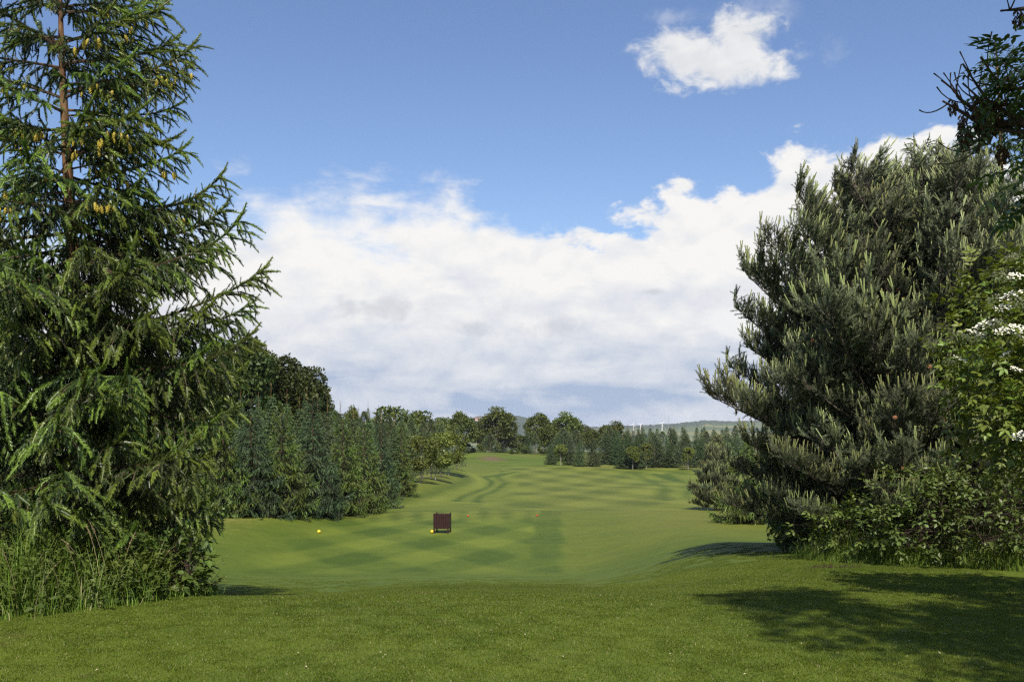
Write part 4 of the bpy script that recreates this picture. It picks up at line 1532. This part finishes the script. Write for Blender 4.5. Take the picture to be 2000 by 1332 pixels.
def crown_spruce(rng, h, r, d=1.0, lead=.5):
    mb = MB()
    O, X, S, T = [], [], [], []
    z = .12
    while z < h - .1:
        rr = r * (1 - z / h) ** .82 * rng.uniform(.85, 1.12) * min(1, .72 + z / (.3 * h))
        nb = int(8 if rr > .4 else 6)
        a0 = rng.uniform(0, 6.28)
        for i in range(nb):
            a = a0 + i * 6.283 / nb + rng.uniform(-.3, .3)
            L = rr * rng.uniform(.7, 1.12)
            dr = np.array([math.cos(a), math.sin(a), 0]); lt = np.array([-dr[1], dr[0], 0])
            up = .05 + .35 * (z / h) ** 2
            m = max(2, int(L / .085 * d))
            for w in np.linspace(.25, 1, m):
                p = dr * (L * w) + np.array([0, 0, z + L * (up * w - .30 * w * w + .16 * w ** 4)])
                sl = .30 * L * (1.05 - w) + .02
                for sd in (-1, 1):
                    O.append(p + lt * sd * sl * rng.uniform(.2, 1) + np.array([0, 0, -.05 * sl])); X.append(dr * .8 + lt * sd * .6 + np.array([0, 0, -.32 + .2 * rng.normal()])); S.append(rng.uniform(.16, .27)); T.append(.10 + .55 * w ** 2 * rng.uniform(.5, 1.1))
                if rng.random() < .5:
                    O.append(p); X.append(dr * .5 + np.array([0, 0, -.8])); S.append(rng.uniform(.14, .24)); T.append(.1 + .2 * w)
        z += .165 * rng.uniform(.85, 1.15)
    for zz in np.arange(h - .5, h + lead * .7, .09):
        for _ in range(3):
            a = rng.uniform(0, 6.28)
            O.append((0, 0, zz)); X.append((math.cos(a), math.sin(a), 1.0)); S.append(rng.uniform(.06, .16)); T.append(.5)
    O, X, S, T = map(np.array, (O, X, S, T))
    K = rng.integers(0, 3, len(O))
    for kk in range(3):
        q = K == kk
        mb.scatter(SPRAY[kk], O[q], X[q], (0, 0, 1), S[q], np.clip(T[q], 0, 1), 0, rng.uniform(-.4, .4, q.sum()))
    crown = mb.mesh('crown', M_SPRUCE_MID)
    tb = MB()
    tb.tube(np.array([[0, 0, -.2], [0, 0, h * .3], [.02, 0, h * .7], [0, .02, h + lead]]), [.07, .05, .026, .010], 7)
    return crown, tb.mesh('trunk', M_BARKORANGE, True)


def crown_pine(rng, h, r, n=1500):
    mb = MB()
    z = h * (.06 + .94 * rng.uniform(0, 1, n) ** .9)
    prof = np.interp(z / h, [0, .15, .4, .7, .9, 1], [.7, 1, .95, .6, .28, .05]) * r
    a = rng.uniform(0, 6.28, n)
    lump = 1 + .22 * np.sin(a * 5 + z * 3.1) + .15 * np.sin(a * 9 - z * 6)
    rr = prof * lump * np.clip(rng.normal(.9, .14, n), .3, 1.15)
    O = np.stack([rr * np.cos(a), rr * np.sin(a), z], 1)
    X = np.stack([np.cos(a) * .6, np.sin(a) * .6, np.ones(n) * .75], 1) + .4 * rng.normal(size=(n, 3))
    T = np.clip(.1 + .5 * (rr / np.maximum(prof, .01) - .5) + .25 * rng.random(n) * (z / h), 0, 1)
    K = rng.integers(0, 3, n)
    for kk in range(3):
        q = K == kk
        mb.scatter(TUFT[kk], O[q], X[q], (0, 0, 1), rng.uniform(.17, .28, q.sum()), T[q], 0, rng.uniform(0, 6, q.sum()))
    tb = MB()
    tb.tube(np.array([[0, 0, -.2], [0, 0, h * .5], [.03, 0, h * .95]]), [.09, .06, .012], 7)
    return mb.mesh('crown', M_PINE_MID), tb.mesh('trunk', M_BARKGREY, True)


def crown_broad(rng, h, w, leaf, n, mat, bark, z0=.22, lobes=34, trunk=.3, flat=1.0, core=True):
    """broadleaf crown: many lumpy boughs, each a shell of leaf-sized faces"""
    mb = MB()
    c = np.array([0, 0, h * (1 + z0) / 2]); R3 = np.array([w / 2, w / 2, h * (1 - z0) / 2])
    L = rng.normal(size=(lobes * 3, 3)); L /= np.linalg.norm(L, axis=1, keepdims=True)
    L = L[L[:, 2] > -.75][:lobes]
    lc = c + L * R3 * rng.uniform(.50, .80, (len(L), 1))
    lr = w * rng.uniform(.13, .21, len(L))
    per = n // len(L)
    O, X, S, T = [], [], [], []
    for i in range(len(L)):
        d = rng.normal(size=(per, 3)); d /= np.linalg.norm(d, axis=1, keepdims=True)
        d = d * np.where((d @ L[i] < -.3)[:, None], -1, 1)
        rad = lr[i] * np.clip(rng.normal(.95, .14, per), .4, 1.25)
        p = lc[i] + d * rad[:, None] * np.array([1, 1, .72 * flat])
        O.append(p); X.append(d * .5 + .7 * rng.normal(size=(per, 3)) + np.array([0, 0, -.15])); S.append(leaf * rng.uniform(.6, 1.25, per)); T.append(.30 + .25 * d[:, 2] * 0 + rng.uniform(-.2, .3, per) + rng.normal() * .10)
    O, X, S, T = map(np.concatenate, (O, X, S, T))
    mb.scatter(small_leaf(.42, .12), O, X, (0, 0, 1), S, np.clip(T, 0, 1), 0, rng.uniform(-1, 1, len(O)))
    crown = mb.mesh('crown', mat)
    tb = MB()
    tb.tube(np.array([[0, 0, -.3], [.05, 0, h * z0], [0, .1, h * .5], [0, 0, h * .8]]) , np.array([1.25, .9, .6, .15]) * trunk, 9)
    for i in range(0, len(L), 3):
        b0 = np.array([0, 0.03, h * rng.uniform(z0 * .8, .5)])
        e = lc[i]
        tb.tube(np.stack([b0, (b0 + e) / 2 + np.array([0, 0, .05 * h]), e]), np.array([.4, .25, .08]) * trunk, 6)
    return crown, tb.mesh('trunk', bark, True)


P_SPRUCE = [crown_spruce(rngM, 5.5, r, 1.0, l) for r, l in ((1.75, .6), (1.55, .75), (1.9, .45), (1.45, .65))]
P_PINE = [crown_pine(rngM, 5.0, r, n) for r, n in ((1.5, 1700), (1.3, 1500), (1.7, 1900))]
P_WOOD = [crown_broad(rngM, 12, w, .36, 10500, M_WOOD, M_BARKGREY, .12, 46, .3) for w in (9.0, 8.0)]
P_OAK = [crown_broad(rngM, 11, w, .50, 6000, M_OAK, M_BARKGREY, z, lb, .32) for w, z, lb in ((9.5, .04, 44), (8.5, .08, 36), (10.0, .02, 50))]
P_PALE = [crown_broad(rngM, 5, w, .22, 3600, M_LIGHTLEAF, M_BIRCH, z, 24, .05) for w, z in ((3.6, .07), (2.8, .22))]
P_SHRUB = [crown_broad(rngM, 2.4, 3.2, .26, 1300, M_OAK, M_BARKGREY, .02, 14, .05)]
rngP = np.random.default_rng(101)


def plant(name, proto, protoh, protow, base, top_py, label, group=None, wide=None, cat='tree'):
    """one tree: its own empty, its own trunk and crown objects (mesh data shared between alike trees)"""
    x, y, z = base
    hgt = ztop(top_py, y) - z
    s = hgt / protoh
    sx = s if wide is None else wide / F * y / protow
    t = empty(name, (x, y, z), label, cat, group, rngP.uniform(0, 6.28))
    t.scale = (sx, sx, s)
    child('trunk', proto[1], t)
    child('crown', proto[0], t)
    return t


# --- plantation on the left, beside the lower tee
G1 = 'dark young spruces in the plantation beside the lower tee'
FL = ['young spruce in the front of the left plantation, half covered by the big spruce', 'second young spruce of the plantation front, counted from the big spruce', 'tall young spruce with bare orange leaders in the middle of the plantation front',
      'young spruce of the plantation front directly above the lone yellow marker', 'broad low skirted spruce in the plantation front, right of the lone yellow marker', 'last spruce of the straight plantation front before the corner']
LB2 = 'young conifer crowded behind the front row of the left plantation'
front = [(436, 1009, 812, 0), (492, 1008, 778, 1), (552, 1007, 800, 2), (612, 1005, 776, 1), (668, 1004, 818, 0), (710, 1000, 838, 3)]
for j, (px, by, ty, i) in enumerate(front):
    b = ground(px, by)
    hh = ztop(ty, b[1]) - b[2]
    near_spruce('spruce_tree', b, hh, taper(hh * .97, rngP.uniform(1.7, 1.95), 1.0, .9), FL[j], 110 + j, blue=j in (1, 3), step=.23, trunk_r=.05, z0=.15, group=G1, bark=M_BRANCH)
for j, (px, by, ty, r, lab) in enumerate([(744, 992, 826, 1.35, 'dark spruce at the near corner of the plantation where the fairway edge curves in'), (783, 969, 832, 1.5, 'dark spruce just left of the pale leafed saplings')]):
    b = ground(px, by)
    hh = ztop(ty, b[1]) - b[2]
    near_spruce('spruce_tree', b, hh, taper(hh * .97, r * 1.12, 1.0, .9), lab, 120 + j, blue=j == 0, step=.23, trunk_r=.05, z0=.15, bark=M_BRANCH)
for px, by, ty, lab in [(822, 943, 836, 'pale yellow green leafy sapling nearest the corner of the plantation'), (851, 938, 830, 'pale yellow green leafy sapling in the middle of three, with a thin whitish trunk'), (876, 928, 828, 'pale leafy sapling beside the dark round tree at the end of the plantation')]:
    plant('whitebeam_tree', P_PALE[0], 5.0, 3.1, ground(px, by), ty, lab, wide=62)
plant('pine_tree', P_PINE[0], 5.0, 3.0, ground(893, 918), 838, 'dark rounded pine at the far end of the left plantation where the fairway opens', wide=34)
G2 = 'conifers crowded behind the front row of the left plantation'
for px, D, ty in [(395, 50, 800), (470, 53, 782), (530, 53, 765), (585, 54, 790), (640, 55, 795), (690, 57, 812), (505, 57, 790), (560, 58, 785), (620, 59, 800), (665, 61, 802), (722, 63, 818), (600, 63, 786), (700, 66, 812), (745, 69, 820), (770, 74, 826)]:
    plant('spruce_tree', P_SPRUCE[rngP.integers(4)], 5.5, 3.4, on(px, D), ty, LB2, G2, wide=rngP.uniform(95, 115) * 50 / D)
LB3 = 'grey green pine standing behind the spruces in the left plantation'
for px, D, ty in [(630, 66, 812), (655, 70, 806), (684, 74, 812), (712, 80, 806), (738, 84, 815), (760, 88, 812), (785, 92, 822), (803, 98, 818), (826, 102, 824), (842, 108, 820), (862, 116, 828)]:
    plant('pine_tree', P_PINE[rngP.integers(3)], 5.0, 3.0, on(px, D), ty, LB3, 'pines behind the spruces in the left plantation', wide=rngP.uniform(88, 105) * 50 / D)
for px, D, ty in [(330, 46, 800), (270, 40, 770), (190, 36, 740), (90, 30, 700), (10, 27, 660)]:  # extra conifers added to stop light showing through the big spruce
    plant('spruce_tree', P_SPRUCE[rngP.integers(4)], 5.5, 3.4, on(px, D), ty, 'conifer added behind the big spruce at the left edge to block light', 'conifers added behind the big spruce', wide=170 * 40 / D)
# --- tall wood rising behind it
for px, D, ty, wd, lab in [(360, 76, 690, 210, 'tall broadleaf tree mostly hidden by the big spruce'), (455, 78, 640, 190, 'tallest dark broadleaf tree of the wood, just right of the big spruce'), (530, 81, 672, 165, 'tall dark broadleaf tree in the middle of the sloping wood edge'), (580, 84, 705, 130, 'dark broadleaf tree stepping down towards the end of the wood'), (612, 88, 752, 90, 'lowest dark broadleaf tree at the right end of the tall wood')]:
    plant('broadleaf_tree', P_WOOD[rngP.integers(2)], 12, 8.5, on(px, D), ty, lab, wide=wd)
# --- domed trees behind
for px, D, ty, wd, lab in [(688, 125, 792, 46, 'small round topped tree showing between the wood and the domed oaks'), (768, 150, 789, 108, 'wide dome shaped oak behind the left plantation'), (826, 165, 798, 82, 'round oak just right of the wide dome shaped oak')]:
    plant('oak_tree', P_OAK[rngP.integers(3)], 11, 9.3, on(px, D), ty, lab, wide=wd)
plant('spruce_tree', P_SPRUCE[3], 5.5, 3.4, on(719, 118), 795, 'thin dark spruce top sticking up left of the domed oak', wide=34)
# --- far end of the hole
for px, D, ty, wd, lab in [(899, 225, 803, 66, 'dark oak over the left end of the mound, its trunk in deep shade'), (866, 240, 812, 60, 'oak partly hidden behind the pale saplings at the far left'),
                           (972, 252, 792, 78, 'tallest round headed oak at the far end of the fairway'), (942, 262, 818, 44, 'smaller oak leaning against the left side of the tallest far oak'), (1054, 255, 806, 62, 'broad oak right of the gap with the distant hill'), (1105, 258, 802, 66, 'oak with a wide top, right half of the far pair'),
                           (1080, 246, 826, 70, 'lower leafy tree in front of the far pair of oaks'), (1140, 262, 826, 40, 'small dark oak right of the far pair'), (1156, 250, 838, 44, 'yellow green tree between the far oaks and the dark dome'), (1198, 240, 820, 58, 'dark dome shaped tree standing over the far conifers'), (1010, 262, 845, 46, 'low tree in the gap between the far oaks')]:
    plant('oak_tree', P_OAK[rngP.integers(3)], 11, 9.3, on(px, D), ty, lab, wide=wd)
for px, by, ty, wd, kind, lab in [(957, 882, 846, 36, 'p', 'pale green pine under the tallest far oak'), (1000, 883, 853, 30, 'p', 'rounded pine in front of the gap between the far oaks'), (1030, 886, 844, 28, 's', 'dark conifer left of the sunlit pine under the far oaks'), (1046, 887, 846, 24, 'p', 'sunlit rounded pine under the right hand far oaks'), (978, 884, 850, 30, 's', 'dark conifer between the two pale pines at the far end'),
                              (1076, 907, 858, 30, 's', 'dark conifer left of the far pale trunked sapling'), (1113, 908, 850, 34, 's', 'dark conifer right of the far pale trunked sapling'), (1132, 911, 862, 36, 's', 'low dark conifer in the clump right of the far sapling'), (1158, 911, 854, 38, 's', 'dark conifer at the right end of the small clump'), (1092, 900, 852, 34, 's', 'shaded conifer behind the far pale trunked sapling'), (1125, 900, 840, 40, 'p', 'tall pine behind the small clump of conifers'), (1100, 893, 838, 44, 'p', 'pine rising behind the far sapling')]:
    fb = ground(px, by)
    if px < 1060 and (fb[1] < 215 or fb[1] > 262): fb = on(px, 238)
    if kind == 's': plant('spruce_tree', P_SPRUCE[rngP.integers(4)], 5.5, 3.4, fb, ty, lab, wide=wd)
    else: plant('pine_tree', P_PINE[rngP.integers(3)], 5.0, 3.0, fb, ty, lab, wide=wd)
for px, by, ty, lab in [(1095, 909, 863, 'far sapling with a pale trunk in front of the small conifer clump'), (1236, 917, 866, 'thin leaved sapling with a pale trunk, left one before the dark conifer row'), (1263, 914, 860, 'pale leaved sapling set back among the dark conifers'), (1344, 918, 868, 'sapling with a pale trunk nearest the right hand pines')]:
    plant('rowan_tree', P_PALE[1], 5.0, 3.0, ground(px, by), ty, lab, wide=27)
GR = 'dark conifers in the row along the far right edge of the fairway'
LR = 'dark conifer in the dense row along the far right edge of the fairway'
for row, (by, t0, t1, n) in enumerate([(914, 846, 862, 13), (908, 836, 850, 15), (902, 832, 840, 16)]):
    for i in range(n):
        px = 1178 + (i + rngP.uniform(.1, .9)) * 270 / n
        if row == 0 and px < 1185: continue
        bp_ = ground(px, by + rngP.uniform(-2, 2))
        if rngP.random() < .25: plant('pine_tree', P_PINE[rngP.integers(3)], 5.0, 3.0, bp_, rngP.uniform(t0, t1), LR, GR, wide=rngP.uniform(34, 44))
        else: plant('spruce_tree', P_SPRUCE[rngP.integers(4)], 5.5, 3.4, bp_, rngP.uniform(t0, t1), LR, GR, wide=rngP.uniform(38, 54))
for i, (px, by, ty) in enumerate([(1455, 905, 835), (1490, 905, 830), (1530, 905, 835), (1580, 905, 825), (1650, 905, 830), (1730, 905, 830)]):
    plant('spruce_tree', P_SPRUCE[i % 4], 5.5, 3.4, ground(px, by), ty, 'far conifer glimpsed behind the broad pine on the right', 'conifers glimpsed behind the broad pine', wide=46)
for px, by, ty, lab in [(915, 228, 866, 'low round bush under the dark oak at the far left'), (933, 232, 868, 'low round bush left of the pale pine at the far end'), (1003, 236, 876, 'small pale bush on the back of the mound'), (948, 240, 862, 'dark bush between the shaded oak and the pale pine'), (966, 242, 860, 'dark bush tucked behind the pale pine at the far end'), (1020, 244, 866, 'dark bush in the gap under the far oaks'), (1062, 236, 866, 'dark bush right of the sunlit rounded pine')]:
    plant('bush', P_SHRUB[0], 2.4, 3.2, on(px, by), ty, lab, wide=26, cat='bush')

# ------------------------------------------------------------------ distant hills, house, turbines, masts


def hills():
    xs = np.linspace(-4300, 6600, 620); ys = np.linspace(2700, 5700, 70)
    X, Y = np.meshgrid(xs, ys)
    prof = [(-4000, 825), (0, 822), (500, 832), (800, 830), (900, 824), (935, 818), (965, 815), (1010, 817), (1042, 822), (1085, 834), (1150, 838), (1210, 837), (1270, 834), (1310, 832), (1345, 828), (1375, 825), (1430, 827), (1600, 822), (2000, 818), (3400, 818)]
    pp = np.array(prof, float)
    px = 1000 + F * X / Y
    zt = ZC + (HOR - np.interp(px, pp[:, 0], pp[:, 1])) / F * 4600
    u = (Y - 2700) / (4600 - 2700)
    rise = np.where(u < 1, ss(u, 0, 1), 1 - .3 * ss(u, 1, 1.7))
    Z = -66 + (zt + 66) * rise
    wood = np.clip(ss(u, .78, .86) + ((px > 880) & (px < 1075)) * ss(u, .25, .35) + ss(np.sin(X * .011 + Y * .006) + np.sin(Y * .013 - X * .004), .7, 1.0), 0, 1)
    rg = np.random.default_rng(3)
    Z = Z + wood * rg.uniform(0, 13, Z.shape) * (u > .1)
    V = np.stack([X, Y, Z], -1).reshape(-1, 3)
    nx, ny = len(xs), len(ys)
    i = (np.arange(ny - 1)[:, None] * nx + np.arange(nx - 1)[None]).ravel()
    mb = MB()
    mb.add(V, np.concatenate([np.stack([i, i + 1, i + 1 + nx], 1), np.stack([i, i + 1 + nx, i + nx], 1)]), 0, wood.ravel())
    m, k = new_mat('hill_land')
    a = k.node('ShaderNodeAttribute', attribute_name='tint').outputs['Fac']
    pos = k.node('ShaderNodeNewGeometry').outputs['Position']
    vo = k.node('ShaderNodeTexVoronoi'); vo.inputs['Scale'].default_value = .006; k.l.new(pos, vo.inputs['Vector'])
    s = k.node('ShaderNodeSeparateColor'); k.l.new(vo.outputs['Color'], s.inputs[0])
    field = k.mix(s.outputs[0], (0.06, 0.09, 0.022), (0.20, 0.19, 0.06))
    c = k.mix(a, field, k.mix(k.noise(pos, .05, 3), (0.022, 0.034, 0.016), (0.05, 0.068, 0.026)))
    finish(k, principled(k, c, .85, .1))
    o = link(bpy.data.objects.new('hills', mb.mesh('hills', m)))
    tag(o, 'low wooded hills and pale fields along the horizon', kind='structure')
    return o


hills()


def far_thing(name, px, D, label, cat, group=None, z=None):
    x = (px - 1000) / F * D
    return empty(name, (x, D, z), label, cat, group)


def turbine(px, D, tip, label, rot):
    zt = ztop(tip, D)
    t = far_thing('wind_turbine', px, D, label, 'wind turbine', None, -12)
    hub = zt + 12
    mb = MB(); mb.tube(np.array([[0, 0, 0], [0, 0, hub]]), [1.1, .6], 8); child('tower', mb.mesh('tower', M_WHITE, True), t)
    mb = MB(); mb.box((0, .6, hub), (1.6, 4, 1.6)); mb.tube(np.array([[0, -1.4, hub], [0, -2.4, hub]]), [.8, .2], 8, cap=True); child('nacelle', mb.mesh('nacelle', M_WHITE), t)
    for i in range(3):
        a = rot + i * 2.0944
        d = np.array([math.sin(a), 0, math.cos(a)]); s = np.array([math.cos(a), 0, -math.sin(a)])
        m2 = MB()
        o = np.array([0, -2, hub])
        w = np.array([.35, .9, .7, .2]); u = np.array([0, .25, .7, 1]) * 8.5
        V = np.concatenate([np.stack([o + d * q - s * ww * .5, o + d * q + s * ww * .5, o + d * q + np.array([0, .25, 0])]) for q, ww in zip(u, w)])
        Fc = []
        for j in range(3):
            for e in range(3):
                b0, b1 = j * 3 + e, j * 3 + (e + 1) % 3
                Fc += [(b0, b1, b1 + 3), (b0, b1 + 3, b0 + 3)]
        m2.add(V, Fc)
        child('blade', m2.mesh('blade', M_WHITE), t)


turbine(1237, 2500, 829, 'small white wind turbine just right of the dark dome shaped tree on the horizon', .3)
turbine(1251, 2550, 829, 'small white wind turbine in the middle of the three on the horizon', 1.0)
turbine(1293, 2450, 827, 'small white wind turbine on the horizon nearest the wooded ridge', .7)
for px, top, lab in [(1306, 815, 'tallest thin mast on the horizon right of the turbines'), (1279, 822, 'thin mast on the horizon between two wind turbines'), (1240, 821, 'thin mast on the horizon beside the leftmost turbine'), (1328, 825, 'thin mast in front of the wooded ridge'), (1170, 826, 'thin mast in the gap left of the dark dome shaped tree')]:
    D = 2200
    t = far_thing('radio_mast', px, D, lab, 'mast', None, -14)
    hh = ztop(top, D) + 14
    mb = MB()
    for k in range(3):
        a = k * 2.094
        mb.tube(np.array([[.7 * math.cos(a), .7 * math.sin(a), 0], [.2 * math.cos(a), .2 * math.sin(a), hh]]), .14, 4)
    child('lattice', mb.mesh('lattice', M_METAL), t)
    mb = MB(); mb.tube(np.array([[0, 0, hh - 1], [0, 0, hh + 2]]), .12, 5); child('aerial', mb.mesh('aerial', M_METAL), t)
D = 2500
t = far_thing('house', 933, D, 'tiny reddish house on the wooded hill left of the tallest far oak', 'house', None, ztop(821, D))
mb = MB(); mb.box((0, 0, 1.5), (13, 8, 5)); child('wall', mb.mesh('wall', plain_mat('house_wall', (.45, .3, .26), .8)), t)
mb = MB()
V = np.array([[-7, -4.6, 4], [7, -4.6, 4], [7, 4.6, 4], [-7, 4.6, 4], [-7, 0, 7.5], [7, 0, 7.5]], float)
mb.add(V, [(0, 1, 5), (0, 5, 4), (2, 3, 4), (2, 4, 5), (0, 4, 3), (1, 2, 5), (0, 3, 2), (0, 2, 1)])
child('roof', mb.mesh('roof', plain_mat('house_roof', (.22, .10, .085), .8)), t)

# ------------------------------------------------------------------ the bin and the tee markers


def waste_bin():
    p = ground(864, 1040)
    W, Hh, leg = .58, .74, .05
    t = empty('litter_bin', p, 'dark red brown slatted wooden bin standing on the lower tee', 'bin', None, R(-7))
    for sx in (-1, 1):
        for sy in (-1, 1):
            mb = MB(); mb.box((sx * (W / 2 - leg / 2), sy * (W / 2 - leg / 2), Hh / 2), (leg, leg, Hh))
            # chamfered cap of the post
            a = leg * .5
            cx, cy = sx * (W / 2 - leg / 2), sy * (W / 2 - leg / 2)
            V = [(cx - a, cy - a, Hh), (cx + a, cy - a, Hh), (cx + a, cy + a, Hh), (cx - a, cy + a, Hh), (cx, cy, Hh + .018)]
            mb.add(V, [(0, 1, 4), (1, 2, 4), (2, 3, 4), (3, 0, 4)])
            child('leg', mb.mesh('leg', M_BIN), t)
    n = 7
    span = W - 2 * leg
    sw = span / n
    me = MB(); me.box((0, 0, 0), (sw - .012, .018, Hh - .20)); me = me.mesh('slat', M_BIN)
    for side in range(4):
        Rm = Euler((0, 0, side * math.pi / 2)).to_matrix().to_4x4()
        for i in range(n):
            x = -span / 2 + sw * (i + .5)
            child('slat', me, t, mat=Rm @ Matrix.Translation((x, -W / 2 + .013 + .006 * (i % 2), .17 + (Hh - .20) / 2)))
        for zz in (.22, Hh - .09):
            mb = MB(); mb.box((0, -W / 2 + .042, zz), (span, .03, .05))
            child('rail', mb.mesh('rail', M_BIN), t, mat=Rm)
    mb = MB(); mb.box((0, 0, .18 + .24), (W - .13, W - .13, .48)); child('liner', mb.mesh('liner', M_BINDARK), t)


waste_bin()


def marker_mesh(r):
    mb = MB()
    n, m = 14, 9
    V, Fc = [], []
    for j in range(m + 1):
        a = math.pi * j / m
        for i in range(n):
            b_ = 2 * math.pi * i / n
            V.append((r * math.sin(a) * math.cos(b_), r * math.sin(a) * math.sin(b_), r + r * math.cos(a) * .92))
    for j in range(m):
        for i in range(n):
            p, q = j * n + i, j * n + (i + 1) % n
            Fc += [(p, p + n, q + n), (p, q + n, q)]
    mb.add(V, Fc)
    return mb


def tee_marker(px, py, r, mat, label, group):
    p = ground(px, py)
    t = empty('tee_marker', p, label, 'tee marker', group)
    child('ball', marker_mesh(r).mesh('ball', mat, True), t, loc=(0, 0, -.005))
    mb = MB(); mb.tube(np.array([[0, 0, -.12], [0, 0, .01]]), [.006, .012], 6); child('spike', mb.mesh('spike', M_METAL), t)


tee_marker(623, 1041, .068, M_YELLOW, 'yellow tee marker alone on the grass well left of the bin', 'tee markers')
tee_marker(844, 1041, .068, M_YELLOW, 'yellow tee marker touching the left front leg of the bin', 'tee markers')
tee_marker(914, 1008.5, .045, M_RED, 'red tee marker just right of and beyond the bin', 'tee markers')
tee_marker(1049, 1008, .045, M_RED, 'red tee marker farther right, near the edge of the lower tee', 'tee markers')


def small_marks():
    rg = np.random.default_rng(15)
    mb = MB()
    for px, py, n, s in [(1632, 1107, 46, 1.0), (1600, 1109, 18, .6), (1760, 1104, 8, .5)]:
        c = ground(px, py)
        for _ in range(n):
            x, y = c[0] + rg.normal() * .16 * s, c[1] + rg.normal() * .10 * s
            r = rg.uniform(.008, .03)
            V = np.array([[1, 0, 0], [-.5, .87, 0], [-.5, -.87, 0], [0, 0, .9], [0, 0, -.5]]) * r * rg.uniform(.7, 1.3, (5, 3)) + np.array([x, y, h1(x, y) + r * .35])
            mb.add(V, [(0, 1, 3), (1, 2, 3), (2, 0, 3), (0, 4, 1), (1, 4, 2), (2, 4, 0)])
    tag(link(bpy.data.objects.new('loose_soil', mb.mesh('loose_soil', M_SOIL))), 'crumbs of bare brown soil on the lawn in front of the verge grass', kind='stuff')
    mb = MB()
    n = 36
    px = rg.uniform(150, 1980, n); py = 1165 + rg.uniform(0, 1, n) ** 1.2 * 160
    O = np.array([ground(a, b_) for a, b_ in zip(px, py)]) + np.array([0, 0, .024])
    a = rg.uniform(0, 6.28, n)
    mb.scatter(small_leaf(.35, .12), O, np.stack([np.cos(a), np.sin(a), .25 * rg.normal(size=n)], 1), (0, 0, 1), rg.uniform(.008, .026, n), .5)
    tag(link(bpy.data.objects.new('fallen_petals', mb.mesh('fallen_petals', plain_mat('petal', (.40, .35, .22), .8)))), 'scattered pale petals and dry leaf bits on the near lawn', kind='stuff')


small_marks()

# ------------------------------------------------------------------ air


def haze():
    mb = MB()
    lo = np.array([-7100, -450, -75.]); hi = np.array([7100, 6100, 62.])
    mb.box((lo + hi) / 2, hi - lo)
    m, k = new_mat('air')
    v = k.node('ShaderNodeVolumePrincipled')
    v.inputs['Color'].default_value = (0.80, 0.88, 1.0, 1)
    v.inputs['Density'].default_value = 0.00007
    v.inputs['Anisotropy'].default_value = 0.0
    o = k.node('ShaderNodeOutputMaterial')
    k.l.new(v.outputs[0], o.inputs['Volume'])
    tag(link(bpy.data.objects.new('haze', mb.mesh('haze', m))), kind='stuff')


haze()
